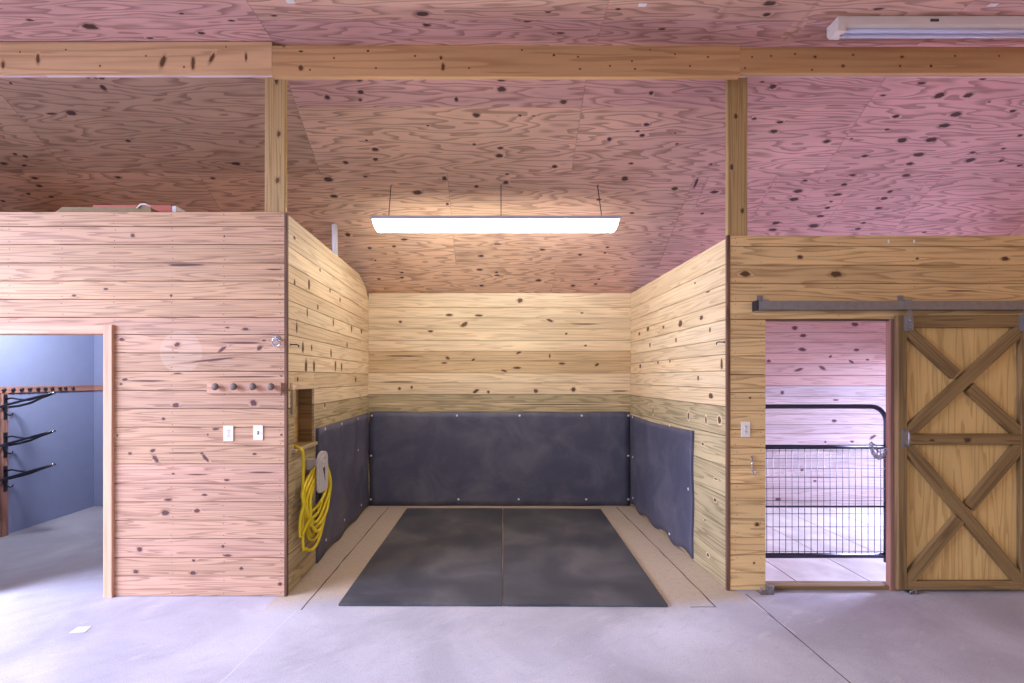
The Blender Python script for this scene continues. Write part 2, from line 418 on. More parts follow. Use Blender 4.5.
for (a, b, dt) in ((-9.3, -6.8, -.2), (-6.8, -4.29, -.22), (-4.29, -1.76, -.22)):  # shade over the tack room painted in as a darker tone
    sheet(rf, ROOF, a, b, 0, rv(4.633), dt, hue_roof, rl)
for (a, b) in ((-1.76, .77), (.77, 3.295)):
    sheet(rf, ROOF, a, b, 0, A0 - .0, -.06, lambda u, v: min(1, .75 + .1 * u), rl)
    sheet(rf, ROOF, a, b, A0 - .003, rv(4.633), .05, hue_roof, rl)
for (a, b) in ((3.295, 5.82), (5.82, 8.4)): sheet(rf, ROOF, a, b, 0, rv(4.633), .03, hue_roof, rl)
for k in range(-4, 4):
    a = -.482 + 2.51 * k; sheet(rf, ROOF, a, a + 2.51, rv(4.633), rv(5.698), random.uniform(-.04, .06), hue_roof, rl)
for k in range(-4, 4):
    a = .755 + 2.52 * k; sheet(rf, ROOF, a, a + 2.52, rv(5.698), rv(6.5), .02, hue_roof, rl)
RK = """71 112.8 6 2.5;52 113.8 6 1;103.6 88 3 3;87.6 76.8 2 1.5;95 77 2 1.5;101.6 77.8 3 1.5;10.7 83 1.5 1.5;15 154 2.5 1.2;25.4 156.5 2.5 1.5;4 163.4 4 1.5;24.6 165.4 3 1.2;34.8 178 4 1.5;39.4 186 3.5 1.2;28.4 193.8 2 1.2;3 201 2.5 1.2;51 197 3 1;118 177.3 3 1.2;212.8 178.3 2.5 1;236 163.6 5 1.5;128 140.8 3 1.5;
359.3 79.4 3.5 2;360.9 92.2 3.5 2.2;327.2 97.2 2.8 2.2;360.2 99.9 1.8 1.5;456.3 99.2 2 2.2;501.3 89.1 5 2.8;501.3 80.5 4 1;476.5 115.1 3.8 2.2;428 125.5 2 .8;366.5 140.5 2 1;375 149.3 4 1.8;375.5 159.2 2.8 1.6;345.6 162.5 2.8 1.6;474.3 144.3 2.2 1;500.1 148 3.2 1.4;499.5 155.8 4 1.9;328.3 179.4 4.5 2.3;365.4 176.5 2.2 1;333.9 196.2 4.2 1.9;417.5 192.6 4.8 2.4;444.4 178.5 2.5 2.2;447.3 203.9 1.8 1.2;476.5 186.4 2.4 1.4;505.7 182.3 2.8 1.7;507.3 174 2.4 .9;
563.6 101.9 3.4 2.3;651.2 93.1 2.6 2;520.2 115.4 2 1.2;533.7 116 2 .7;646.4 124.6 3.4 1.7;642.2 135.4 2.8 1.7;637.5 131.1 2.8 1;609.4 139 2.6 2;675.2 133.1 1.6 .8;677 143.9 1.6 1;554.6 166.6 3 1.7;624.7 178.7 3.6 2.4;674.8 188.6 3.8 2;695.9 183 1.5 5;714.5 192 4.2 1.9;711.1 164.3 2 1;702.2 213.5 2 1;632.1 213.1 2.2 1;598.8 199.6 3 1;631 163.4 2.4 1;
772.7 86.6 3.8 2.4;762.2 81.9 2 .8;754.4 118.5 2.4 1.4;780.2 122.1 3.6 1.5;774.1 131.3 4.2 1.8;826.8 141.3 4 1.8;851.5 138.8 2 .8;887 129.6 3 1;882.8 95.5 2.8 1;939.1 95.5 5.5 3.2;968.2 95.2 5 2.4;982.6 79.2 4 1;921.6 83 4 1.5;896 116.3 4 1.8;955.7 114.4 6 2.8;944.7 125.5 6.5 2.4;902.2 140.2 5.5 2.8;931.3 139.6 6 2.5;864.8 156 4 1.5;918.9 154.6 6 2;909.7 163.7 4 1.6;972.4 152.6 3.5 1.4;970.2 160.1 4.5 2.4;1003.4 148.5 2.6 1;1001.2 160.7 3 1.4;1019.5 165.7 3 1.2;1012.6 111 3.6 1.5;1020 135.4 3 1.4;989 101.9 2 .8;852.3 175.1 3.4 1.2;906.4 175.4 4.5 1.4;844 184.5 3.4 1.4;805.2 180.4 3 1;798.2 191.2 4.5 1.8;794 199.2 5 2;837.6 194.5 4.6 1.4;827.4 207.8 3 1.3;820.4 216.1 3.8 1.3;813.5 225.8 5 1.8;831 201.7 2 .8;776 223 4.6 1.5;772.7 229.7 4.6 1.5;889.8 191.7 3 1.4;884.2 198.4 4 1.6;878.7 208.1 3.4 1.2;863.4 222.8 2.6 1;857.9 228.9 3.4 1.3;924.4 232.2 2.2 .9;
369.7 248 2.4 1.1;394 246.3 2.2 .9;347.8 234.7 3 2;404.4 239.4 4 1.2;497.2 244 4 .9;481 256 2.6 1.1;542.5 249.7 3.2 1.1;580 254.7 2.2 1.1;607.5 247.2 1.6 .9;605 252.8 1.8 .9;479.4 269.7 3.2 1;496.6 272.2 2 .9;497.2 275.3 3.2 .8;401.9 272.5 2 .9;401.9 277.5 2 .9;379 279 1.8 .9;375.3 260.3 1.2 .8;538.8 280.3 3 1.2;573 285.6 2.4 1;598.8 279 1.6 .8;595.6 284 1.8 .8;481.6 285.6 2.6 1.1;631.6 212.8 2 1"""
def parse(sx): return [tuple(float(x) for x in k.split()) for k in sx.replace('\n', '').split(';') if k.strip()]
for k in parse(RK): knot_px(rf, ROOF, k, lookup=rl)
def streak(mb, pl, u, v0, v1, w, peak, look):
    """an old dark line left on the plywood where a rafter or batten lay"""
    off, tone, hue = (0, 0), 0, .6
    for (a, b, c_, d_, of, tn, hu) in look:
        if a <= u <= b and c_ <= (v0 + v1) / 2 <= d_: off, tone, hue = of, tn, hu
    n = 8; prev = None
    for k in range(n + 1):
        v = v0 + (v1 - v0) * k / n; uu = u + random.uniform(-.004, .004)
        row = [(mb.vert(pl.pt(uu + dx * w, v, .0007), tone, hue, kk * (.6 + .4 * random.random())), (uu + dx * w + off[0], v + off[1])) for dx, kk in ((-1, 0), (0, peak), (1, 0))]
        if prev:
            for e in (0, 1): mb.face((prev[e][0], prev[e + 1][0], row[e + 1][0], row[e][0]), [prev[e][1], prev[e + 1][1], row[e + 1][1], row[e][1]])
        prev = row
streak(rf, ROOF, 2.85, rv(4.66), rv(5.1), .035, .46, rl)
streak(rf, ROOF, 3.30, rv(4.66), rv(4.95), .012, .5, rl)
streak(rf, ROOF, 3.71, rv(4.68), rv(5.25), .014, .48, rl)
streak(rf, ROOF, 4.43, rv(4.72), rv(5.0), .014, .46, rl)
streak(rf, ROOF, 2.16, rv(4.66), rv(5.0), .02, .5, rl)
slab_r = [(-9.3, 8.4)]
for (a, b) in slab_r: rf.lumber(ROOF.O, ROOF.U, ROOF.W, ROOF.N, a, b, 0, rv(6.5), -.04, -.013, 0, 0, 0, 1)
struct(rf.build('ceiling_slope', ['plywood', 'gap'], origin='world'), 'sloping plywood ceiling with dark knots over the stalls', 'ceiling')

CEIL = Plane((0, 0, ZC), EX, (0, 1, 0), (0, 0, -1))
cl = MB(); ck = []
xs = [-9.3, -6.75, -4.24, -1.72, .79, 3.31, 5.82, 8.4]
for a, b in zip(xs, xs[1:]):
    last = 3.354 if -2 < a < 1 else 3.76
    if last < 3.7: sheet(cl, CEIL, a, b, last, 3.775, -.06, lambda u, v: .85, ck)
    else: sheet(cl, CEIL, a, b, 2.52, 3.775, -.02, lambda u, v: .8, ck)
    y1 = 3.354 if last < 3.7 else 2.52
    for r_ in range(4):
        y0 = y1 - 1.24; sheet(cl, CEIL, a, b, y0, y1, random.uniform(-.02, .06), lambda u, v: .45 if last < 3.7 else .75, ck); y1 = y0
for k in parse("90 26.5 8 3;201 33 4 1.5;422.5 14 7 2.5;426.5 25 4 1.5;527.6 20.7 4.5 1.8;770 3.2 7 2.5;766.8 14.5 4 2;878 9 6 1.2;274 15.5 3 1;181.6 13.5 3 1;231.6 20.6 4 1;548 12 3 1;618 9 3 1;662 29 4 1;150 38 4 1;30 20 4 1.2;560 33 4 1"): knot_px(cl, CEIL, k, lookup=ck)
streak(cl, CEIL, 2.24, 3.0, 3.56, .05, .44, ck)
for a_, b_ in ((3.365, 3.56), (2.95, 3.345)): streak(cl, CEIL, 1.63, a_, b_, .07, .42, ck)
cl.lumber(CEIL.O, CEIL.U, CEIL.W, CEIL.N, -9.3, 8.4, -2.4, 3.77, -.04, -.013, 0, 0, 0, 1)
struct(cl.build('ceiling_aisle', ['plywood', 'gap'], origin='world'), 'flat plywood ceiling above the aisle at the top of the view', 'ceiling')

# ------------------------------------------------------------------ front wall of the tack room (left)
PL = Plane((0, YL, 0), EX, EZ, (0, -1, 0))
yl = [211.7, 226.4, 244.5, 263, 281, 299.3, 317.4, 334.4, 352.9, 371.3, 390.3, 408.8, 427.2, 446, 464, 483.2, 502, 520.3, 538.8, 557.8, 576.3, 596.5]
zl = [WZ(y, YL) for y in yl]; zl[-1] = .002
TR = WX(105.5, YL); TL = TR - 1.02; TT = WZ(334, YL)          # tack room door opening
XE = WX(284.2, YL)
def segl(v0, v1):
    if v1 <= TT + .06: return [(-6.2, TL - .04), (TR + .04, XE)] if v1 < TT else [(-6.2, TL - .04), (TR + .04, XE)]
    return [(-6.2, XE)]
rows = []
for a, b in zip(zl[1:], zl): 
    mid = (a + b) / 2
    rows.append((a, b, .03 if mid > 1.9 else -.02, .05 if mid > 2.2 else (.5 if mid < 1.1 else .25)))  # floor bounce put into the board colour: lighter high up, pinker low down
wl = MB(); ll = boards(wl, PL, rows, segl, tones=.06, hues=.25)
for k in parse("""132.8 235.4 2.4 1.8;224.4 236.3 1.2 1;105.9 289 2.4 1.4;171.2 295.5 1.4 1.4;245.5 329 3.5 1.5;227.4 327.7 2.5 1;122 339.4 2.8 2;177 344.7 3.5 2 -25;222.4 349.3 6 1.6 -40;259.6 347.9 3.5 2 -30;264 340.5 3 1;125 379.5 3 1.5;121 384 1.5 1;281.5 376 1.5 1;177.6 373.6 4 .8;74.2 295.5 2.5 1.4;175.8 405.3 3.8 2.4;253.7 403 4 3.2 30;163.5 418.7 2 1.4;215.7 429 4 1.2;207.8 434.6 1.2 1;281.5 434.8 1.6 1.2;117.5 435.4 1.2 1.2;130.2 453.6 2.4 1.2;152.7 450.7 3 1.6 -20;155.6 459 5 2.2 50;205.4 458 5.5 1.8 48;202 453.3 2 1;254.6 453.9 2.2 1.2;226.8 480 3.4 1.2;173.2 473.8 2 1;168.2 499.6 4.5 1.4;204.5 494.9 3 1.2;165.6 513 5 2.8;197 510.7 3.5 2.2;139.8 549.3 3.2 2.4;223 546.4 2 1.5;227.4 555.4 4 1.3;193.7 560.4 2 1.3;136 571.6 3 2;193 573 3.4 2;241.4 568.4 2.2 1.6;280 584 2.5 1.8;
185 265 20 1.4;274 269.4 9 .8;240 342.8 24 1.1;212 360 26 1.0 -6;246 376.8 32 .7;147 381 20 .8;185 453 20 .6;261 472.3 15 .8;198 474.6 10 .6"""): knot_px(wl, PL, k, lookup=ll)
nails(wl, PL, ll, [WX(x, YL) for x in (-25, 9, 62, 114.5, 172, 224, 280.5)])
# pale disc where something round once hung
cu, cv = PL.at(181, 352); R = .165
for (u0, u1, v0, v1, off, tn, hu) in ll:
    if not (u0 < cu < u1): continue
    a, b = max(v0 + .004, cv - R), min(v1 - .004, cv + R)
    if b - a < .005: continue
    vs = [a + (b - a) * k / 8 for k in range(9)]
    half = [math.sqrt(max(0, R * R - (v - cv) ** 2)) for v in vs]
    pts = [(cu - h, v) for h, v in zip(half, vs)] + [(cu + h, v) for h, v in zip(half[::-1], vs[::-1])]
    wl.face([wl.vert(PL.pt(p[0], p[1], .0004), tn, hu, 0, .36) for p in pts], [(p[0] + off[0], p[1] + off[1]) for p in pts])
def back(mb, x0, x1, y0, y1, z0, z1, mi=1): mb.box(x0, x1, y0, y1, z0, z1, mi)
back(wl, -6.2, TL - .04, YL + .0195, YL + .10, .002, zl[0] - .001); back(wl, TR + .04, XE, YL + .0195, YL + .10, .002, zl[0] - .001)
back(wl, TL - .04, TR + .04, YL + .0195, YL + .10, TT + .04, zl[0] - .001)
struct(wl.build('wall_front_left', ['pink_board', 'gap'], origin='world'), 'pinkish pine board wall with peg rack, left of the bay', 'wall')
# casing round the tack room door
cw = WX(114.4, YL) - TR
tr_ = MB(); tr_.lumber(V3((0, YL, 0)), EZ, EX, -EY, .001, TT + cw, TR, TR + cw, .0005, .024, .003)
tr_.lumber(V3((0, YL, 0)), EZ, EX, -EY, .001, TT + cw, TL - cw, TL, .0005, .024, .003)
tr_.lumber(V3((0, YL, 0)), EX, EZ, -EY, TL + .0005, TR - .0005, TT, TT + cw, .0005, .022, .003)
tr_.lumber(V3((TR, 0, 0)), EZ, EY, -EX, .001, TT, YL, YL + .12, -.02, -.001, .0); tr_.lumber(V3((TL, 0, 0)), EZ, EY, EX, .001, TT, YL, YL + .12, -.02, -.001, .0)
tr_.lumber(V3((0, 0, TT)), EX, EY, -EZ, TL, TR, YL, YL + .12, -.02, -.001, .0)
struct(tr_.build('trim_1', ['trimwood'], origin='world'), 'peach wood casing round the tack room doorway', 'door casing')

# ------------------------------------------------------------------ bay side walls and back wall
dl = V3((XSL1 - XSL0, YB - YL, 0)); PSL = Plane((XSL0, YL, 0), dl, EZ, EZ.cross(dl) * -1)
if PSL.N.x < 0: PSL.N = -PSL.N
LSL = dl.length
zsl = [2.984] + zl[1:]
NU0, NU1 = PSL.at(294, 400)[0], PSL.at(314, 400)[0]; NZ0, NZ1 = 1.125, 1.605        # feed niche opening
zsl = [z for z in zsl]
def segs_sl(v0, v1):
    # top board runs level and is cut to the roof at its far end
    end = LSL - .001
    if v1 > NZ0 + .02 and v0 < NZ1 - .02: return [(.024, NU0), (NU1, end)]
    return [(.024, end)]
rows = []
for a, b in zip(zsl[1:], zsl):
    low = b < 1.60
    if a < NZ1 < b and NZ1 - a > .02 and False: pass
    rows.append((a, b, 0.0, .1, 1 if low else 0))
sl = MB(); sk = []
ztop = zsl[0]
for r in rows:
    v0, v1 = r[0], r[1]
    tn = random.uniform(-.06, .08); hu = random.uniform(0, .45)
    mi = r[4]
    # split rows at the niche's top and bottom so its opening is square
    parts = []
    if v1 <= NZ0 or v0 >= NZ1: parts = [(.024, LSL - .001, v0, v1)]
    else:
        parts = [(.024, NU0, v0, v1), (NU1, LSL - .001, v0, v1)]
        if v1 > NZ1: parts.append((NU0, NU1, NZ1, v1))
        if v0 < NZ0: parts.append((NU0, NU1, v0, NZ0))
    for (u0, u1, a, b) in parts:
        if u1 > LSL - .01 and b > 2.842:
            # boards that meet the slope of the roof end on a slant
            ue = lambda z: 1.94 + (LSL - .002 - 1.94) * (3.03 - z) / (3.03 - 2.838)
            poly = [(u0, a + .002), (min(ue(a), LSL - .001), a + .002), (ue(b), b - .002), (u0, b - .002)]
            off = (random.uniform(0, 50), random.uniform(0, 50))
            sl.prism(poly, PSL.O, PSL.U, PSL.W, PSL.N, -.019, 0, mi, off, tn, hu); sk.append((u0, u1, v0, v1, off, tn, hu))
        else:
            off = sl.lumber(PSL.O, PSL.U, PSL.W, PSL.N, u0, u1, a + .002, b - .002, -.019, 0, .0025, tn, hu, mi); sk.append((u0, u1, v0, v1, off, tn, hu))
for k in parse("""294.4 237.8 1.4 2;309 284.4 1.2 6;294.5 284.4 1 6;307.2 312.5 .8 5;317.8 307 .8 3;296.7 327.6 1 6;302.8 347.8 1.2 6;311.6 347.8 .8 3.5;331 353 .8 5;306 366.2 1.4 7;314 366.2 1.2 6;335.4 366.2 1 6;341.5 367 .8 5;351.5 328.5 .8 4;361.4 330.7 1 3;333.3 322.3 .8 5;297.6 379.4 1 2.6;355.6 379.4 .8 3;324.8 405 1 3;330 290 .8 3;340 300 .8 2.5;320 270 .8 2;347 345 .7 3"""): knot_px(sl, PSL, k, lookup=sk, grow=1.5)
def slab(mb, pl, u0, u1, v0, v1, n0, n1, mi): mb.lumber(pl.O, pl.U, pl.W, pl.N, u0, u1, v0, v1, n0, n1, 0, 0, 0, mi)
for (a, b, c_, d_) in ((.02, NU0 - .02, .002, 2.83), (NU1 + .02, LSL, .002, 2.83), (NU0 - .02, NU1 + .02, .002, NZ0 - .02), (NU0 - .02, NU1 + .02, NZ1 + .02, 2.83)): slab(sl, PSL, a, b, c_, d_, -.15, -.0195, 2)
slab(sl, PSL, .02, 1.9, 2.83, 2.975, -.15, -.0195, 2)
struct(sl.build('wall_bay_left', ['stall_board', 'grey_board', 'gap'], origin='world'), 'pale pine board wall on the left side of the bay', 'wall')

# dark end board at the left front corner
ce = MB(); ce.lumber(V3((XE, YL, 0)), EZ, EX, -EY, .001, 2.986, .0005, .0235, -.021, .004, .003)
struct(ce.build('trim_2', ['dark_trim'], origin='world'), 'dark narrow corner board at the left edge of the bay', 'corner trim')

dr = V3((XSR1 - XSR0, YB - YR, 0)); PSR = Plane((XSR0, YR, 0), dr, EZ, (-1, 0, 0)); PSR.N = EZ.cross(PSR.U)
if PSR.N.x > 0: PSR.N = -PSR.N
LSR = dr.length
yr = [237, 262.8, 283, 301.4, 319, 338.5, 354, 370.7, 388.4, 406.8, 436.5, 468, 498.4, 528.7, 560, 590.5]
zr = [WZ(y, YR) for y in yr]; zr[-1] = .002
sr = MB(); rows = [(a, b, 0, 0, 1 if b < 1.5 else 0) for a, b in zip(zr[1:], zr)]
skr = boards(sr, PSR, rows, lambda a, b: [(.024, LSR - .001)], tones=.08, hues=.5)
for k in parse("""639.3 333.7 1 2;648 328.8 1.5 2.6;663.4 327.2 1.2 2;680.5 323.7 2.2 3.6;640.3 366.2 1 2.4;701.4 317.6 2 2.5;658 362.6 .8 2;721.7 364 1.4 6;698.2 378 1 3;711 396 2.5 3;707.9 291.8 2.2 1;695 283 1 1.2;653 411 .8 4;688.6 416 1 4;706 420 1 4;702.7 443.9 1.5 1.5;719.5 420 2 4;716 479 2 1;670 360 .8 3;676 340 .9 2.5;650 345 .8 2.5;710 330 1 3;715 500 1.5 2;705 520 1 1.5;708 555 1.5 2"""): knot_px(sr, PSR, k, lookup=skr, grow=1.5)
slab(sr, PSR, .02, LSR, .002, 2.825, -.14, -.0195, 2)
struct(sr.build('wall_bay_right', ['stall_board', 'grey_board', 'gap'], origin='world'), 'pale pine board wall on the right side of the bay', 'wall')
ce = MB(); ce.lumber(V3((XSR0, YR, 0)), EZ, EX, -EY, .001, 2.842, -.010, .0165, -.021, .004, .003)
struct(ce.build('trim_3', ['dark_trim'], origin='world'), 'dark narrow corner board at the right edge of the bay', 'corner trim')

PB = Plane((0, YB, 0), EX, EZ, (0, -1, 0))
yb = [293.4, 307.4, 318, 329, 340.4, 351.3, 361, 373, 383, 394.5, 411.8, 425, 440, 455, 470, 485, 506]
zb = [WZ(y, YB) for y in yb]; zb[0] = 2.83; zb[-1] = .002
bk = MB(); rows = [(a, b, -.08 if 4 < n < 7 else 0.0, .9 if 4 < n < 7 else 0.0, 1 if n >= 9 else 0) for n, (a, b) in enumerate(zip(zb[1:], zb))]
kb = boards(bk, PB, rows, lambda a, b: [(XSL1, XSR1)], tones=.05, hues=.2)
for k in parse("""449 315 4 1.4;478.8 315.5 4.5 1.1;464.4 324.3 4.2 2.2 -30;430.3 331.3 3.2 1.2;400.4 321.8 1.8 1.3;549.7 320.4 3.5 1.5 20;582 313 1.8 .8;566.3 333.8 1.4 1.2;585.6 345.7 1.6 1;518.8 352.7 3 1.2 -20;447.8 358 2.4 1.4 30;444.3 363 3 1;473.1 360 2.4 1.2 -40;549.7 356 1 2.2;562 363.6 3.6 1.1;597 364.7 2.8 1.4 -30;517 367.8 4.4 1.2;504 370.7 3.6 1.1 15;399.4 388.6 1.6 1.4;411.7 387.2 1.2 1.5;476 391 3.8 1.6 -30;488.3 392 1.4 1.4;535.7 391 2.6 2 30;573.3 389.6 2.6 2.2 -50;520 300.5 3 2.5;398.6 381.9 20 .6;620 391 9 .7;450 404 50 .6;560 404.6 50 .6;585 324 16 .7;405 356 22 .7"""): knot_px(bk, PB, k, lookup=kb)
back(bk, XSL1 - .1, XSR1 + .1, YB + .0195, YB + .12, .002, 2.83, 2)
struct(bk.build('wall_back', ['stall_board', 'grey_board', 'gap'], origin='world'), 'pale pine board back wall of the bay above black rubber', 'wall')

# ------------------------------------------------------------------ right stall: front wall, back wall, side wall
PR = Plane((0, YR, 0), EX, EZ, (0, -1, 0))
yrr = [235.3, 246.3, 265, 283.7, 301.5, 319.3, 338, 356, 374.5, 392.6, 411, 429.5, 448, 465.5, 483.4, 501, 519, 537.4, 555, 573, 590.5]
zrr = [WZ(y, YR) for y in yrr]; zrr[-1] = .002
OL, OR, OT = WX(765.5, YR), WX(889, YR), zrr[5]; XJ = WX(897.5, YR)
X0 = XSR0 + .018
fr = MB(); rows = [(a, b, random.uniform(-.05, .08), random.uniform(0, .6)) for a, b in zip(zrr[1:], zrr)]
lr = boards(fr, PR, rows, lambda a, b: [(X0, 6.2)] if a >= OT - .001 else [(X0, OL), (XJ, 6.2)], tones=.05)
for k in parse("917.3 258.5 1.8 1.2;1004.9 258.8 4 2.2;757 524.4 2.6 2.2;836 274 7 3;745 274 6 3;754 563 1 1.2;750 398 1.5 1;960 291 16 .7;800 257 3 2"): knot_px(fr, PR, k, lookup=lr)
nails(fr, PR, lr, [WX(x, YR) for x in (736, 761, 838, 914, 990)], .003)
back(fr, X0, OL, YR + .0195, YR + .11, .002, zrr[0] - .001); back(fr, XJ + .02, 6.2, YR + .0195, YR + .04, .002, zrr[0] - .001); back(fr, OL, XJ, YR + .0195, YR + .04, OT, zrr[0] - .001)
struct(fr.build('wall_front_right', ['gold_board', 'gap'], origin='world'), 'golden pine board wall carrying the sliding door track', 'wall')
jb = MB(); jb.lumber(V3((0, YR, 0)), EZ, EX, -EY, .001, OT - .001, OR, XJ - .001, -.03, .012, .003, -.36, .0)
struct(jb.build('trim_4', ['rackwood'], origin='world'), 'rosy wooden door jamb between the gate and sliding door', 'door jamb')
hb = MB(); hb.lumber(V3((0, YR, 0)), EX, EZ, -EY, OL + .001, OR - .001, OT - .014, OT - .001, -.03, .002, .002)
struct(hb.build('trim_5', ['dark_trim'], origin='world'), 'thin dark head strip over the gate opening', 'door trim')

ybr = [292, 302, 312, 322, 332.4, 342, 353, 363.5, 375.4, 385.8, 396.3, 405, 414, 424.5, 433.7, 445, 455.5, 466, 476.5, 487, 497.5, 506]
zbr = [WZ(y, YB) for y in ybr]; zbr[0] = 2.83; zbr[-1] = .002
b2 = MB(); XP = XSR0 + .14
kb2 = boards(b2, PB, [(a, b, -.12 if n == 9 else 0, 0.0 if n < 9 else .8) for n, (a, b) in enumerate(zip(zbr[1:], zbr))], lambda a, b: [(XP, 5.9)], tones=.05, hues=.2)
for k in parse("""794.8 328 3.2 2.2;855 324.4 3.8 2;803 335.5 3.6 1.8;802.2 349.6 4.2 1.9;856.5 349.9 3.4 1.7;768.7 361 2 1.6;830.4 356.5 2 1.2 -30;851.5 362 3.6 1.5 35;867.5 359.7 2 1;798.6 369.8 4.5 1.4 -15;822.4 368 4 1.6 30;782.3 392.8 2 2;835.7 400 3 .8;834.2 420.7 2.8 1.6;872.8 437 4 1.6 -30;852 441.7 2.4 1.2;825.3 442 1.4 1.2;778 499 3 2;815 481 2 1;802 470 2 1.2"""): knot_px(b2, PB, k, lookup=kb2)
back(b2, XP, 5.9, YB + .0195, YB + .12, .002, 2.83)
struct(b2.build('wall_back_right', ['rose_board', 'gap'], origin='world'), 'rose pine board back wall seen through the gate opening', 'wall')
# side of that stall (outside door opening in it lets the daylight in)
PSD = Plane((5.9, YR + .12, 0), EY, EZ, (-1, 0, 0))
s2 = MB(); LW = YB - YR - .12; D0, D1, DT = .45, 2.15, 1.95
z2 = [k * .144 for k in range(0, 20)]; z2[0] = .002
z3 = [k * .144 for k in range(0, 30)]; z3[0] = .002
def seg_s(a, b):
    e = min(LW, YS + (ZC - b) / SL - (YR + .12) - .03)
    if e < .1: return []
    return [(0, D0), (D1, LW)] if b < DT else [(0, e)]
boards(s2, PSD, [(a, b) for a, b in zip(z3, z3[1:])], seg_s, tones=.05, hues=.4)
yy0 = YR + .12
s2.prism([(yy0, DT), (YB, DT), (YB, roofz(YB) - .005), (YS + .02, ZC - .012), (yy0, ZC - .012)], V3((5.92, 0, 0)), EY, EZ, EX, 0, .1, 0)
struct(s2.build('wall_right', ['rose_board', 'gap'], origin='world'), 'board side wall of the gated stall', 'wall')
PSP = Plane((XP, YR + .12, 0), EY, EZ, (1, 0, 0)); s3 = MB()
boards(s3, PSP, [(a, b) for a, b in zip(z2, z2[1:])], lambda a, b: [(0, LW)], tones=.05, hues=.4, th=.0)  if False else boards(s3, Plane((XP + .02, YR + .12, 0), EY, EZ, (1, 0, 0)), [(a, b) for a, b in zip(z2, z2[1:])], lambda a, b: [(0, LW - .001)], tones=.05, hues=.4)
struct(s3.build('wall_right_partition', ['rose_board'], origin='world'), 'board partition on the near side of the gated stall', 'wall')

w = MB(); boards(w, Plane((5.05, -2.4, 0), EY, EZ, (-1, 0, 0)), [(k * .143 + .002, k * .143 + .145) for k in range(29)], lambda a, b: [(0, YR + 2.4 - .09)], tones=.06, hues=.5); w.box(5.0695, 5.15, -2.4, YR - .09, .002, 4.15)
struct(w.build('aisle_light_blocker', ['gold_board'], origin='world'), 'unseen board blocker added to shade the right end of the aisle', 'wall')  # added out of view to hold light off the right side of the floor

# ------------------------------------------------------------------ tack room
XT = -5.31; YTB = 6.09
w = MB(); w.box(XT - .1, XT, YL + .11, YTB + .1, .002, 2.93)
struct(w.build('wall_tack_left', ['blue_wall'], origin='world'), 'slate blue painted tack room wall with saddle racks', 'wall')
w = MB(); w.box(XT + .001, XSL1 - .16, YTB, YTB + .1, .002, 2.93)
struct(w.build('wall_tack_back', ['blue_wall'], origin='world'), 'shaded slate blue tack room wall beside the door casing', 'wall')
w = MB(); w.box(XT - .1, XSL1 - .16, YL + .105, YTB + .1, 2.932, 2.962)
struct(w.build('ceiling_tack', ['plywood'], origin='world'), 'plywood lid over the tack room', 'ceiling')

w = MB(); w.prism([(YL + .12, 2.965), (6.2, 2.965), (YS + (ZC - 2.965) / SL - .08, 2.965), (YS + .02, ZC - .03), (YL + .12, ZC - .03)][:1] + [(YS + (ZC - 2.965) / SL - .08, 2.965), (YS + .02, ZC - .03), (YL + .12, ZC - .03)], V3((0, 0, 0)), EY, EZ, EX, -5.72, -5.70)
struct(w.build('loft_light_blocker', ['plywood'], origin='world'), 'unseen plywood blocker added to shade the loft above the tack room', 'wall')  # added out of view to keep the left daylight off the roof
# peg rail running round two walls of the tack room
pr = thing('peg_rail', (XT, 5.0, 1.53), 'long red brown peg rail across the blue tack room wall', 'peg rail')
rz0, rz1 = 1.535, 1.605
b = MB(); b.lumber(V3((XT, 0, 0)), EY, EZ, EX, 3.9, YTB - .001, rz0, rz1, .001, .022, .003); b.lumber(V3((0, YTB, 0)), EX, EZ, -EY, XT + .023, -3.6, rz0, rz1, .001, .022, .003)
b.build('rail', ['rackwood'], pr)
pk = None
for px in (5.7, 14.8, 23.4, 31.4, 39.6, 46.8, 53.7, 61.5, 66.9, 74.3):
    Y = F * -(XT + .05) / (VX - px)
    if pk is None:
        m = MB(); m.lathe((XT + .021, Y, 1.572), EX, [(0, .012), (.010, .012), (.012, .019), (.02, .021), (.026, .016), (.028, .004)], 12); pk = m.build('peg', ['black_metal'], pr); Y0 = Y
    else:
        d = pk.copy(); COL.objects.link(d); d.parent = pr; d.location = (0, Y - Y0, 0)
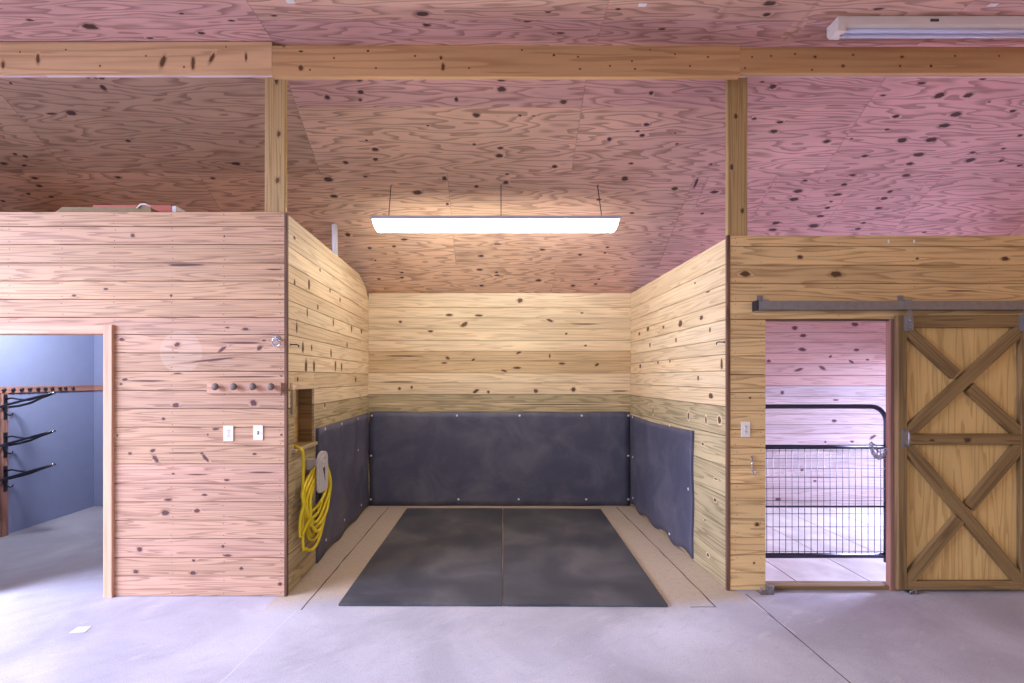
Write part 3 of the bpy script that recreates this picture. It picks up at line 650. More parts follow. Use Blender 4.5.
# upright strip carrying the saddle racks
us = MB(); us.lumber(V3((XT, 0, 0)), EZ, EY, EX, .002, rz0 - .004, 4.905, 4.975, .001, .05, .003)
tag(us.build('rack_post', ['rackwood']), 'upright pinkish timber strip behind the saddle racks', 'post')
def mk_rack(Y, z, label):
    t_ = thing('saddle_rack', (XT + .05, Y, z), label, 'saddle rack', 'saddle racks on the tack room wall')
    xb = XT + .05
    m = MB(); m.box(xb + .001, xb + .007, Y - .018, Y + .018, z - .14, z + .13); m.build('mount_plate', ['black_metal'], t_)
    tip = V3((xb + .52, Y, z + .145))
    for s_ in (-1, 1):
        m = MB(); m.tube([(xb + .016, Y + s_ * .02, z - .01), (xb + .05, Y + s_ * .10, z - .0), (xb + .16, Y + s_ * .11, z + .03), (xb + .34, Y + s_ * .05, z + .09), tip + V3((0, s_ * .012, 0))], .013, 8); m.build('arm', ['black_metal'], t_)
    m = MB(); m.tube([(xb + .004, Y, z + .075), (xb + .07, Y, z + .09), (xb + .15, Y, z + .075), (xb + .26, Y, z + .068), (xb + .5, Y, z + .139)], .009, 8); m.build('brace', ['black_metal'], t_)
    m = MB(); m.lathe(tip - V3((.012, 0, .003)), (1, 0, .25), [(0, .016), (.012, .017), (.018, .010)], 12); m.build('end_cap', ['steel'], t_)
    m = MB(); m.tube([(xb + .004, Y, z - .05), (xb + .02, Y, z - .085), (xb + .05, Y, z - .098), (xb + .078, Y, z - .09), (xb + .085, Y, z - .07)], .006, 8); m.build('hook', ['black_metal'], t_)
    return t_
YK = 4.94
r0 = mk_rack(YK, 1.395, 'black saddle rack, top of the three on the blue wall')
copy_tree(r0, (XT + .05, YK, .985), label='black saddle rack, middle of the three on the blue wall')
copy_tree(r0, (XT + .05, YK, .625), label='black saddle rack, lowest of the three on the blue wall')

# ------------------------------------------------------------------ posts and beams
pw = .158
for (pxc, z0, lab, yy) in ((274.7, 2.988, 'timber post rising from the left end of the bay to the beam', YL + .02), (737.8, 2.844, 'timber post rising from the right wall of the bay to the beam', YR + .02)):
    Yp = yy; xc = WX(pxc, Yp); m = MB(); off = m.lumber(V3((xc, Yp, 0)), EZ, EX, -EY, z0, 4.30 if yy < 3.65 else 4.225, -pw / 2, pw / 2, -.04, 0, .004, -.02, random.random() * .5)
    PP = Plane((xc, Yp, 0), EZ, EX, (0, -1, 0))
    for k in range(3):
        v = random.uniform(-.05, .05); u = z0 + .15 + k * .38 + random.uniform(0, .15); m.knot(PP.O, PP.U, PP.W, PP.N, .0006, u, v, .022, .014, 0, None, off, -.02, .3)
    tag(m.build('support_post', ['post']), lab, 'post', kind='thing')
YBM = 3.56
def beam(x0, x1, ytop, ybot, lab, hue, knots, mid=False):
    m = MB(); z1, z0 = min(WZ(ytop, YBM), ZC - .002), WZ(ybot, YBM)
    off = m.lumber(V3((0, YBM, 0)), EX, EZ, -EY, x0, x1, z0, z1, -.038, 0, .003, 0, hue)
    P = Plane((0, YBM, 0), EX, EZ, (0, -1, 0))
    for k in knots: knot_px(m, P, k, lookup=[(x0, x1, z0, z1, off, 0, hue)])
    return tag(m.build('header_beam', ['beam']), lab, 'beam', kind='thing')
xa, xb_ = WX(272, YBM), WX(740, YBM)
beam(-7.5, xa - .002, 41.5, 72.3, 'pale header beam running left from the left post', .9, parse("38 59 2 5;163 61 2.6 7 20;193 63 2 7;212 58 2 6 25;246 57 1.4 4;20 52 1 1;146 56 1 1;184 67 1 1;226 47 1 1;100 66 1 1;66 50 1 1;3 65 2 4"))
beam(xa + .001, xb_ - .001, 45.5, 76.5, 'long middle header beam spanning between the two posts', .25, parse("284 46.5 1.2 1;301 51.5 2.4 1.2;301 68 2.6 3;334 58 1.2 1;368 51 1.8 1.2;376 68 1.2 1;415 56 1.2 1;441 58 1.6 2;443 67 2 4;469 68 1.2 1;554 55 1.6 1.4;578 57 1.2 1;580 69 1.2 1;632 61 1.2 1;635 69 1.4 1;675 54 1.2 1;708 57 1.2 1;310 70 1 1;522 50 1 1;610 66 1 1;650 50 1 1;690 66 1 1"))
beam(xb_ + .001, 7.6, 46.5, 73, 'header beam running right under the strip light', .1, parse("752 57 1 1;771 56 1 1;795 54 1 1;815 57 2 1.4;853 55 1.4 1;902 57 2 1.4;843 66 1.8 1.4;900 66 1.6 1.4;931 66 2 1.8;955 56 1.2 1;999 56 1 1;812 70 1.2 1;745 68 1 1"))
m = MB(); m.lumber(V3((0, YBM + .04, 0)), EX, EZ, -EY, -7.5, 7.6, WZ(77.3, YBM + .04), WZ(60, YBM + .04), -.002, 0.0015, 0, 0.2, 1.0)
tag(m.build('plywood_strip', ['rose_board']), 'thin pale strip showing along the underside of the beams', 'strip', kind='thing')

# ------------------------------------------------------------------ lit lamp in the bay
YF = 4.62
lx0, lx1 = WX(374, YF), WX(617.5, YF)
lz1 = WZ(219, YF - .1); 
lz1 = 3.30
lamp = thing('hanging_lamp', ((lx0 + lx1) / 2, YF, 3.15), 'lit white tube lamp hanging on wires in the bay', 'lamp')
m = MB(); m.box(lx0 + .004, lx1 - .004, YF - .10, YF + .10, lz1 - .036, lz1 - .002, 0, .004)
for k in range(4):
    xx = lx0 + .5 + k * .55; m.box(xx, xx + .06, YF - .03, YF + .03, lz1 - .002, lz1 + .006)
m.build('housing', ['lamp_body'], lamp)
zt_ = lz1 - .0375
prof = [(-.097, zt_), (-.094, zt_ - .035), (-.082, zt_ - .066), (-.06, zt_ - .082), (0, zt_ - .087), (.06, zt_ - .082), (.082, zt_ - .066), (.094, zt_ - .035), (.097, zt_)]
m = MB(); ia = [m.vert((lx0 + .03 - .02 * (1 - (zt_ - p[1]) / .087) , YF + p[0], p[1])) for p in prof]; ib = [m.vert((lx1 - .03 + .02 * (1 - (zt_ - p[1]) / .087), YF + p[0], p[1])) for p in prof]
for k in range(len(prof)):
    q_ = (k + 1) % len(prof); m.face((ia[k], ia[q_], ib[q_], ib[k]))
m.face(ia[::-1]); m.face(ib)
m.build('diffuser', ['glow'], lamp)
for xx in (lx0 - .004, lx1 - .004):
    m = MB(); m.box(xx, xx + .0075, YF - .101, YF + .101, lz1 - .0365, lz1 - .001, 0, .002); m.build('end_cap', ['lamp_body'], lamp)
for px0, px1, yy in ((388.5, 391, 4.82), (501, 501, 4.82), (602, 597.5, 4.82)):
    x = WX(px0, YF); z_ = roofz(4.74)
    x2 = WX(px1, 4.74)
    m = MB(); m.tube([(x, YF, lz1 - .003), (x2, 4.74, z_ - .012)], .0045, 6)
    wv = m.build('hanging_wire', ['slot'], lamp)
    m = MB(); m.tube([(x2, 4.74, z_ - .018), (x2 + .012, 4.74, z_ - .012), (x2 + .01, 4.74, z_ - .002)], .004, 6); m.build('ceiling_hook', ['galv'], wv)

# ------------------------------------------------------------------ unlit strip light at the top right
sx0, sx1 = WX(838.5, 3.308), WX(838.5, 3.308) + 2.44
sz = ZC - .004
st = thing('strip_light', ((sx0 + sx1) / 2, 3.36, sz - .1), 'unlit cream strip light with bare tubes on the aisle ceiling', 'strip light')
m = MB(); poly = [(3.312, sz), (3.312, sz - .062), (3.335, sz - .072), (3.40, sz - .072), (3.422, sz - .062), (3.422, sz)]
m.prism(poly, V3((0, 0, 0)), EY, EZ, EX, sx0 + .05, sx1 - .05); m.build('housing', ['enamel'], st)
for s_, xx in ((0, sx0), (1, sx1 - .05)):
    m = MB(); poly = [(3.308, sz), (3.308, sz - .07), (3.318, sz - .100), (3.40, sz - .106), (3.426, sz - .07), (3.426, sz)]
    m.prism(poly, V3((0, 0, 0)), EY, EZ, EX, xx, xx + .05); ecp = m.build('end_cap', ['enamel'], st)
    m = MB(); xs_ = xx + .05 if s_ == 0 else xx - .022
    m.box(xs_, xs_ + .022, 3.322, 3.358, sz - .100, sz - .07); m.box(xs_, xs_ + .022, 3.372, 3.408, sz - .102, sz - .07); m.build('socket', ['plate'], ecp)
for yy in (3.34, 3.39):
    m = MB(); m.tube([(sx0 + .06, yy, sz - .087), (sx1 - .06, yy, sz - .087)], .0135, 14); tb = m.build('fluorescent_tube', ['tube_off'], st)
m = MB(); xx = WX(934.5, 3.312); m.box(xx - .03, xx + .03, 3.309, 3.3118, sz - .04, sz - .022); m.build('sticker', ['slot'], st)

# ------------------------------------------------------------------ sliding barn door
YD = YR - .055         # front face of the door
dx0 = WX(898.2, YD); dx1 = dx0 + 1.045; dzt = WZ(315, YD); dzb = .03
door = thing('sliding_door', ((dx0 + dx1) / 2, YD, dzb), 'golden sliding barn door with two brown cross braces', 'sliding door')
sw = WX(907.5, YD) - dx0
O = V3((0, YD, 0))
zm1, zm0 = WZ(434, YD), WZ(444.8, YD); zt0 = WZ(327.2, YD); zb1 = WZ(581.5, YD)
for a in (dx0, dx1 - sw):
    m = MB(); m.lumber(O, EZ, EX, -EY, dzb, dzt, a, a + sw, -.035, 0, .004, -.08, .4); m.build('stile', ['door_frame'], door)
for (a, b, kn) in ((zt0, dzt - .001, None), (zm0, zm1, (967.5, 440, 3.6, 2.2)), (dzb, zb1, None)):
    m = MB(); off = m.lumber(O, EX, EZ, -EY, dx0 + sw + .0005, dx1 - sw - .0005, a, b, -.035, 0, .004, -.03, .2)
    if kn:
        PD = Plane((0, YD, 0), EX, EZ, (0, -1, 0)); knot_px(m, PD, kn, lookup=[(0, 9, a, b, off, -.03, .2)]); knot_px(m, PD, (932, 440.5, 2.4, 1.2), lookup=[(0, 9, a, b, off, -.03, .2)])
    m.build('rail', ['door_frame'], door)
pa, pb = dx0 + sw, dx1 - sw
for (z0, z1) in ((zm1, zt0), (zb1, zm0)):
    m = MB(); m.lumber(O, EZ, EX, -EY, z0 - .02, z1 + .02, pa - .02, pb + .02, -.047, -.036, 0, 0.02, .2); m.build('panel', ['door_panel'], door)
def brace(xa, za, xb2, zb2, n0, n1, z0, z1, lab=None, split=False):
    """a 2x4 on the diagonal, its ends cut to the frame"""
    d = V3((xb2 - xa, 0, zb2 - za)); L = d.length; d.normalize(); wv = V3((-d.z, 0, d.x)); hw = .045
    m = MB(); A = V3((xa, YD, za))
    def clip(poly):
        def cut(poly, ax, lim, sgn):
            out = []
            for i_ in range(len(poly)):
                p, q_ = poly[i_], poly[(i_ + 1) % len(poly)]
                fp, fq = sgn * (p[ax] - lim), sgn * (q_[ax] - lim)
                if fp >= 0: out.append(p)
                if fp * fq < 0:
                    k = fp / (fp - fq); out.append((p[0] + (q_[0] - p[0]) * k, p[1] + (q_[1] - p[1]) * k))
            return out
        for ax, lim, sg in ((0, pa + .001, 1), (0, pb - .001, -1), (1, z0 + .001, 1), (1, z1 - .001, -1)): poly = cut(poly, ax, lim, sg)
        return poly
    ext = .2
    segs_ = [(-ext, L + ext)] if not split else [(-ext, L / 2 - split), (L / 2 + split, L + ext)]
    for (s0, s1) in segs_:
        poly = []
        for (uu, vv) in ((s0, -hw), (s1, -hw), (s1, hw), (s0, hw)):
            p = A + d * uu + wv * vv; poly.append((p.x, p.z))
        poly = clip(poly)
        # uv along the brace
        off = (random.uniform(0, 40), random.uniform(0, 40))
        fr_ = [m.vert(V3((p[0], YD - n1, p[1])), -.04, .3) for p in poly]; bk_ = [m.vert(V3((p[0], YD - n0, p[1])), -.04, .3) for p in poly]
        uvs = []
        for p in poly:
            r_ = V3((p[0], YD, p[1])) - A; uvs.append((r_.dot(d) + off[0], r_.dot(wv) + off[1]))
        m.face(fr_, uvs); m.face(bk_[::-1], uvs[::-1]); k = len(poly)
        for i_ in range(k):
            j_ = (i_ + 1) % k; m.face((fr_[i_], fr_[j_], bk_[j_], bk_[i_]), [uvs[i_], uvs[j_], uvs[j_], uvs[i_]])
    m.build('brace', ['door_frame'], door)
dp = lambda px, py: (WX(px, YD), WZ(py, YD))
ul, lr_ = dp(909, 330), dp(1019.5, 432); ll_, ur = dp(911, 431), dp(1021, 330)
brace(*ul, *lr_, -.035, -.004, zm1, zt0, split=.075); brace(*ll_, *ur, -.035, -.001, zm1, zt0)
ul, lr_ = dp(909, 447.5), dp(1019.5, 579); ll_, ur = dp(911, 579), dp(1020.5, 448)
brace(*ul, *lr_, -.035, -.001, zb1, zm0); brace(*ll_, *ur, -.035, -.004, zb1, zm0, split=.062)
for xx in (WX(908.5, YD), WX(908.5, YD) + .905):
    m = MB(); m.box(xx - .036, xx + .036, YD - .006, YD - .0005, dzt - .125, dzt + .0, 0, .002)
    hg = m.build('hanger', ['galv'], door)
    m = MB(); m.box(xx - .014, xx + .014, YD - .012, YD - .0065, dzt - .12, dzt + .045, 0, .002); m.tube([(xx, YD - .005, dzt - .1), (xx, YD - .03, dzt - .1)], .011, 6); m.tube([(xx, YD - .005, dzt - .045), (xx, YD - .03, dzt - .045)], .011, 6); m.build('strap', ['galv'], hg)
xx = WX(904.5, YD)
m = MB(); m.box(xx - .026, xx + .026, YD - .004, YD - .0005, WZ(447, YD), WZ(429.5, YD), 0, .001); m.tube([(xx + .005, YD - .004, WZ(446, YD)), (xx + .005, YD - .035, WZ(444, YD)), (xx + .005, YD - .035, WZ(432, YD)), (xx + .005, YD - .004, WZ(430.5, YD))], .007, 8)
m.build('pull_handle', ['galv'], door)

# track
YT = YR - .075
tz1, tz0 = WZ(300.8, YT), WZ(309.5, YT); tx0 = WX(758.5, YT); tx1 = tx0 + 2.35
tk = thing('door_track', ((tx0 + tx1) / 2, YR, tz0), 'grey galvanised track above the sliding door', 'door track')
m = MB(); T = .004
m.box(tx0, tx1, YT, YT + T, tz0, tz1, 0, .001); m.box(tx0, tx1, YT + T, YR - .012, tz1 - T, tz1); m.box(tx0, tx1, YR - .016, YR - .012, tz0, tz1 - T)
m.box(tx0, tx1, YT + T, YT + .018, tz0, tz0 + T); m.box(tx0, tx1, YR - .03, YR - .016, tz0, tz0 + T)
m.build('channel', ['galv'], tk)
m = MB(); m.box(tx0 - .012, tx0 - .0005, YT - .004, YR - .008, tz0 - .006, tz1 + .004, 0, .002); m.build('end_cap', ['black_metal'], tk)
for px in (765, 908.5, 1052):
    x = WX(px, YT); m = MB()
    m.box(x - .026, x + .026, YT - .006, YT - .0005, tz0 + .004, tz1 + .004); m.box(x - .026, x + .026, YT - .006, YR - .0005, tz1 + .0045, tz1 + .010); m.box(x - .022, x + .022, YR - .006, YR - .0005, tz1 + .010, tz1 + .055)
    br = m.build('track_bracket', ['galv'], tk)
    m = MB(); m.lathe((x, YR - .006, tz1 + .034), -EY, [(0, .010), (.007, .010), (.0075, .006)], 6, smooth=False); m.build('bolt', ['galv'], br)

# threshold and floor guides
m = MB(); m.lumber(V3((0, YR, 0)), EX, EZ, -EY, OL + .002, OR - .002, .001, .036, -.09, .0, .004, -.1, .5)
tag(m.build('threshold', ['door_frame']), 'brown wooden threshold board under the gate', 'threshold')
def guide(px, lab, s):
    Y = YR - .03; x = WX(px, Y); t_ = thing('door_guide', (x, Y, 0), lab, 'door guide', 'floor guides of the sliding door')
    m = MB(); m.box(x - .06 * s, x + .05 * s, Y - .045, Y + .022, .001, .007, 0, .001); m.box(x + .018 * s, x + .024 * s, Y - .045, Y + .022, .007, .062 * s, 0, .001); m.build('bracket', ['galv'], t_)
    m = MB(); m.lathe((x + .040 * s, Y - .018, .007), EZ, [(0, .014 * s), (.008, .019 * s), (.05 * s, .019 * s), (.056 * s, .012 * s)], 14); m.build('roller', ['galv'], t_)
    m = MB(); m.tube([(x - .058 * s, Y - .035, .008), (x - .05 * s, Y - .035, .045 * s), (x - .0 * s, Y - .035, .058 * s), (x + .018 * s, Y - .035, .05 * s)], .005, 6); m.build('stay', ['galv'], t_)
guide(765, 'grey metal floor guide at the left foot of the gate opening', 1.0)
guide(910, 'small dark floor guide under the near corner of the sliding door', .55)

# ------------------------------------------------------------------ stall gate and chain
YG = 3.83
gx1 = WX(886.3, YG); gx0 = gx1 - 1.30; gz1 = WZ(406.5, YG); gzm = WZ(447, YG); gz0 = WZ(555.5, YG)
gate = thing('stall_gate', (gx0, YG, gz0), 'dark steel gate with wire mesh in the stall opening', 'gate')
r = .019
def arc(cx, cz, R_, a0, a1, n=8): return [(cx + R_ * math.cos(a0 + (a1 - a0) * k / n), YG, cz + R_ * math.sin(a0 + (a1 - a0) * k / n)) for k in range(n + 1)]
R_ = .13
m = MB(); m.tube([(gx0, YG, gz0 - .06)] + arc(gx0 + R_, gz1 - R_, R_, math.pi, math.pi / 2) + arc(gx1 - R_, gz1 - R_, R_, math.pi / 2, 0) + [(gx1, YG, gz0 - .055)], r, 12); m.build('tube_frame', ['gate_metal'], gate)
m = MB(); m.tube([(gx0 + r, YG, gzm), (gx1 - r * .8, YG, gzm)], .019, 12); m.build('rail', ['gate_metal'], gate)
m = MB(); m.tube([(gx0 + r, YG, gz0), (gx1 - r * .8, YG, gz0)], .021, 12); m.build('rail', ['gate_metal'], gate)
m = MB()
x = gx1 - .06
while x > gx0 + .02:
    m.tube([(x, YG - .016, gz0 + .02), (x, YG - .016, gzm - .012)], .0026, 5); x -= .0525
for py in (450.5, 458, 468, 477, 488, 500, 513, 526, 539, 550.5): m.tube([(gx0 + .02, YG - .021, WZ(py, YG)), (gx1 - .016, YG - .021, WZ(py, YG))], .0026, 5)
m.build('wire_mesh', ['gate_metal'], gate)
m = MB(); m.box(gx0 + r, gx1 - r * .8, YG - .010, YG + .004, WZ(507.2, YG), WZ(505.6, YG)); m.build('rail', ['gate_metal'], gate)
for zz in (gzm - .02, gz0 + .02):
    m = MB(); m.tube([(gx0 - .012, YG, zz - .03), (gx0 - .012, YG, zz + .03)], .014, 8); m.build('hinge', ['gate_metal'], gate)
# chain
ch = MB(); pts = []
P0 = V3((WX(869, YG - .03), YG - .045, WZ(446, YG - .03))); P1 = V3((OR - .005, YR + .02, WZ(449, YR + .02)))
def hang(A, B, sag, n):
    out = []
    for k in range(n + 1):
        s_ = k / n; p = A.lerp(B, s_); p.z -= sag * 4 * s_ * (1 - s_); out.append(p)
    return out
path = hang(P0, P1, .085, 13) 
path2 = [P0 + V3((.0, .0, .0)), P0 + V3((.012, -.0, .028)), P0 + V3((.03, .004, .012)), P0 + V3((.045, .0, -.018)), P0 + V3((.065, .0, -.045)), P0 + V3((.07, 0, -.075))]
def link(mb, A, B, k, L=.021, W=.011, r=.0042):
    c_ = (A + B) / 2; d = (B - A).normalized(); s_ = d.orthogonal().normalized(); s_ = (s_ if k % 2 else d.cross(s_))
    mb.tube([c_ + d * L * math.cos(a) + s_ * W * math.sin(a) for a in [2 * math.pi * i_ / 10 for i_ in range(10)]], r, 6, closed=True)
for pp in (path, path2):
    for k in range(len(pp) - 1): link(ch, pp[k], pp[k + 1], k)
tag(ch.build('chain', ['galv']), 'short steel chain looped from gate rail to the rosy jamb', 'chain')

# pale floor panels inside the gated stall
mats = [(2.03, 2.495), (2.505, 3.105), (3.115, 3.67), (3.68, 4.28), (4.29, 4.89), (4.9, 5.5)]
names = ['leftmost', 'second from left', 'middle', 'fourth from left', 'fifth from left', 'far right']
for (a, b), nm in zip(mats, names):
    m = MB(); m.box(a, b, YR + .13, YB - .005, .001, .016, 0, .003, grain='y')
    tag(m.build('stall_mat', ['pale_mat']), 'pale textured mat strip on the gated stall floor, %s' % nm, 'floor mat', 'pale mat strips in the gated stall')

# ------------------------------------------------------------------ rubber sheets
def rubber(name, pl, u0, u1, v0, v1, lab, screws, wav, nu=40, nv=16, th=.010, n_off=.002):
    m = MB(); top = []; bot = []
    for a in range(nu + 1):
        ra = []; rb = []
        for b in range(nv + 1):
            s_, t_ = a / nu, b / nv; u, v = u0 + (u1 - u0) * s_, v0 + (v1 - v0) * t_
            du, dv, dn = wav(s_, t_)
            ra.append(m.vert(pl.pt(u + du, v + dv, th + n_off + dn))); rb.append(m.vert(pl.pt(u + du, v + dv, n_off)))
        top.append(ra); bot.append(rb)
    for a in range(nu):
        for b in range(nv):
            m.face((top[a][b], top[a + 1][b], top[a + 1][b + 1], top[a][b + 1]), None, 0, True); m.face((bot[a][b], bot[a][b + 1], bot[a + 1][b + 1], bot[a + 1][b]))
    for a in range(nu):
        for b in (0, nv): m.face((top[a][b], top[a + 1][b], bot[a + 1][b], bot[a][b]))
    for b in range(nv):
        for a in (0, nu): m.face((top[a][b], top[a][b + 1], bot[a][b + 1], bot[a][b]))
    P = pl.pt(u0, v0, 0); t_ = thing(name, tuple(P), lab, 'rubber sheet', 'rubber sheets lining the bay walls')
    m.build('sheet', ['rubber'], t_)
    for (px, py) in screws:
        u, v = pl.at(px, py); q_ = MB(); q_.lathe(pl.pt(u, v, th + n_off + .0005 + max(0, wav((u - u0) / (u1 - u0), (v - v0) / (v1 - v0))[2])), pl.N, [(0, .014), (.004, .014), (.006, .008)], 12); q_.build('screw', ['screw'], t_)
    return t_
zt = 1.245
rubber('wall_mat', PB, WX(369.3, YB), WX(629.6, YB), .004, WZ(412, YB), 'black rubber sheet across the back wall of the bay',
       [(372, 415.5), (457, 415.5), (519.5, 415.5), (581.5, 415.5), (628, 415.5), (371.5, 455.5), (628, 455.5), (371, 499), (458.5, 499), (518.5, 499), (586, 499), (628, 499)],
       lambda s, t: (.012 * math.sin(t * 7) * (1 if s < .02 else 0), .004 * math.sin(s * 22), .004 * math.sin(s * 14 + t * 3) ** 2))
uL = PSL.at(315.5, 480)[0]
rubber('wall_mat', PSL, uL, LSL - .03, .004, 1.24, 'black rippled rubber sheet on the left bay wall behind the yellow cord',
       [(322.5, 429), (339, 424), (357, 419), (324, 540), (343, 520), (360, 505), (357, 450)],
       lambda s, t: (.03 * (math.sin(t * 9 + 1) - .8) * (s > .98), (.035 * math.sin(s * 9) ** 2 * (1 - t) if t < .08 else 0), .022 * (.5 + .5 * math.sin(s * 23 + .8 * t)) * (.35 + .65 * t)))
uR = PSR.at(694, 480)[0]
rubber('wall_mat', PSR, uR, LSR - .03, .004, 1.21, 'black rubber sheet on the right bay wall, bare boards beside it',
       [(634, 417), (671, 425.5), (634, 457), (634, 498), (671, 534), (691, 489)],
       lambda s, t: (.01 * math.sin(t * 11) * (s < .03), (.05 * math.sin(s * 11 + .6) ** 2 * (1 - t) if t < .08 else 0) + (-.02 * math.sin(s * 3.1) if t > .98 else 0), .014 * (.5 + .5 * math.sin(s * 12 + t))))

# floor mats
FLP = Plane((0, 0, .02), EX, EY, EZ)
def fmat(pts, lab):
    q_ = [FLP.at(*p) for p in pts]; m = MB(); top = []
    # tiny wobble along the edges, chamfered rim
    cx = sum(p[0] for p in q_) / 4; cy = sum(p[1] for p in q_) / 4
    outer = []
    for k in range(4):
        a, b = V3((*q_[k], 0)), V3((*q_[(k + 1) % 4], 0))
        for e in range(12):
            p = a.lerp(b, e / 12); outer.append((p.x + random.uniform(-.002, .002), p.y + random.uniform(-.002, .002)))
    inn = [(cx + (p[0] - cx) * .997, cy + (p[1] - cy) * .997) for p in outer]
    i0 = [m.vert((p[0], p[1], .001)) for p in outer]; i1 = [m.vert((p[0], p[1], .017)) for p in outer]; i2 = [m.vert((p[0], p[1], .020)) for p in inn]
    k = len(outer)
    for e in range(k):
        f = (e + 1) % k; m.face((i0[e], i0[f], i1[f], i1[e])); m.face((i1[e], i1[f], i2[f], i2[e]))
    m.face(i2); m.face(i0[::-1])
    tag(m.build('floor_mat', ['floor_rubber']), lab, 'floor mat', 'rubber mats on the bay floor')
fmat([(338.5, 603.5), (502.2, 603.8), (502.6, 508), (407, 508)], 'black rubber floor mat on the left half of the bay')
fmat([(503.2, 603.8), (668, 604.6), (600.5, 508.6), (503.4, 508)], 'black rubber floor mat on the right half of the bay')

# ------------------------------------------------------------------ feed niche in the left wall
nt = thing('feed_niche', tuple(PSL.pt((NU0 + NU1) / 2, NZ0, 0)), 'brown wooden feed niche cut into the left bay wall', 'niche', kind='thing')
m = MB(); slab(m, PSL, NU0, NU1, NZ0, NZ1, -.149, -.14, 0); m.build('back_panel', ['door_panel'], nt)
m = MB(); slab(m, PSL, NU0 - .018, NU0 - .0005, NZ0 - .018, NZ1 + .018, -.139, -.0005, 0); slab(m, PSL, NU1 + .0005, NU1 + .018, NZ0 - .018, NZ1 + .018, -.139, -.0005, 0); slab(m, PSL, NU0, NU1, NZ1 + .0005, NZ1 + .018, -.139, -.0005, 0); slab(m, PSL, NU0, NU1, NZ0 - .018, NZ0 - .0005, -.139, -.0005, 0)
m.build('liner', ['door_frame'], nt)
m = MB(); m.lumber(PSL.O, PSL.U, PSL.W, PSL.N, NU0 - .07, NU1 + .03, NZ1 + .001, NZ1 + .055, .001, .02, .002, 0, .3); m.build('trim_board', ['stall_board'], nt)
m = MB(); m.lumber(PSL.O, PSL.W, PSL.U, PSL.N, NZ1 - .19, NZ1 + .0005, NU0 - .065, NU0 - .008, .001, .02, .002, -.1, .6); m.build('trim_board', ['grey_board'], nt)
m = MB(); m.lumber(PSL.O, PSL.U, PSL.W, PSL.N, NU0 - .03, NU1 + .01, NZ0 - .03, NZ0 - .001, .001, .03, .002, 0, .3); m.build('ledge', ['grey_board'], nt)

# ------------------------------------------------------------------ yellow extension cord and its holder
XC = XSL0 + .075
hp = thing('cord_holder', (XC, 4.13, .82), 'grey white plastic cord holder on the left bay wall', 'cord holder')
Yc0, Yc1 = F * -(XC + .03) / (VX - 316.6), F * -(XC + .03) / (VX - 325.5)
hz1, hz0 = WZ(451, (Yc0 + Yc1) / 2), WZ(491, (Yc0 + Yc1) / 2)
HW = Yc1 - Yc0
poly = []
for k in range(9):
    a = math.pi - math.pi * k / 8; poly.append((Yc0 + HW / 2 + HW / 2 * math.cos(a), hz1 - HW / 2 * .6 + HW / 2 * .6 * math.sin(a)))
poly += [(Yc1, hz0 + .03), (Yc1 - .03, hz0), (Yc0 + .03, hz0), (Yc0, hz0 + .03)]
m = MB(); m.prism(poly, V3((XC + .03, 0, 0)), EY, EZ, EX, 0, .022); m.build('plate', ['holder'], hp)
yc = (Yc0 + Yc1) / 2
m = MB(); m.box(XSL0 - .01, XC + .0295, yc - .02, yc + .02, hz1 - .16, hz1 - .07, grain='y'); m.build('hanger_arm', ['holder'], hp)
m = MB(); m.tube([(XC + .0525, yc + .05 * math.cos(a), hz1 - .075 + .028 * math.sin(a)) for a in [math.pi * 2 * k / 16 for k in range(16)]], .007, 6, closed=True); m.build('grip', ['holder'], hp)
m = MB(); m.prism([(yc - .02, hz1 - .15), (yc + .025, hz1 - .14), (yc + .03, hz1 - .26), (yc + .01, hz1 - .2)], V3((XC + .0521, 0, 0)), EY, EZ, EX, 0, .003); m.build('slot', ['slot'], hp)
cd = thing('extension_cord', (XC, 4.0, .25), 'coiled yellow extension cord hanging below the feed niche', 'extension cord')
pts = []
nl = 8
top = V3((XC, yc - .0, hz1 - .10))
tail = [PSL.pt(NU0 + .05, NZ0 + .03, -.06), PSL.pt(NU0 + .03, NZ0 + .012, .01), PSL.pt(NU0 + .02, NZ0 - .02, .06), PSL.pt(NU0 + .06, NZ0 - .12, .05), PSL.pt(NU0 + .07, NZ0 - .25, .045)]
loops = []
for L in range(nl):
    # each turn: passes over the arm behind the plate, hangs down to its own depth
    f = L / (nl - 1)
    bot = .24 + .36 * ((L * 5) % nl) / nl
    left = 3.70 + .22 * ((L * 3) % nl) / nl
    right = 4.30 - .05 * ((L * 5) % nl) / nl
    xo = .028 * math.sin(L * 2.1)
    n = 26
    tz = hz1 - .115 + .004 * L
    for k in range(n):
        a = 2 * math.pi * k / n - math.pi * .75
        cz, bz = (tz + bot) / 2, (tz - bot) / 2
        sn = math.sin(a); wz = cz + bz * sn
        # widest below the middle, narrow at the top
        wid = (1 - .55 * max(0, sn) ** 1.5)
        cyc = (left + right) / 2 + (.12 * max(0, sn)); hw = (right - left) / 2 * wid
        loops.append(V3((XC - .012 + xo * (1 - max(0, sn)) + .010 * math.sin(3 * a + L), cyc + hw * math.cos(a) - .10 * max(0, -sn) ** 2 * .6, wz)))
m = MB(); sm = tail + loops
def catmull(P, n=3):
    out = []
    for i_ in range(len(P) - 1):
        p0, p1, p2, p3 = P[max(0, i_ - 1)], P[i_], P[i_ + 1], P[min(len(P) - 1, i_ + 2)]
        for k in range(n):
            t_ = k / n; out.append(.5 * ((2 * p1) + (p2 - p0) * t_ + (2 * p0 - 5 * p1 + 4 * p2 - p3) * t_ * t_ + (3 * p1 - p0 - 3 * p2 + p3) * t_ ** 3))
    return out + [P[-1]]
for p in sm:
    lim = XSL0 - .02 * (p.y - YL) / 2 + .016
    if p.z < 1.08 and p.x < lim + .01: p.x = lim + .01
m.tube(catmull(sm), .0125, 8); m.build('cable', ['cord'], cd)
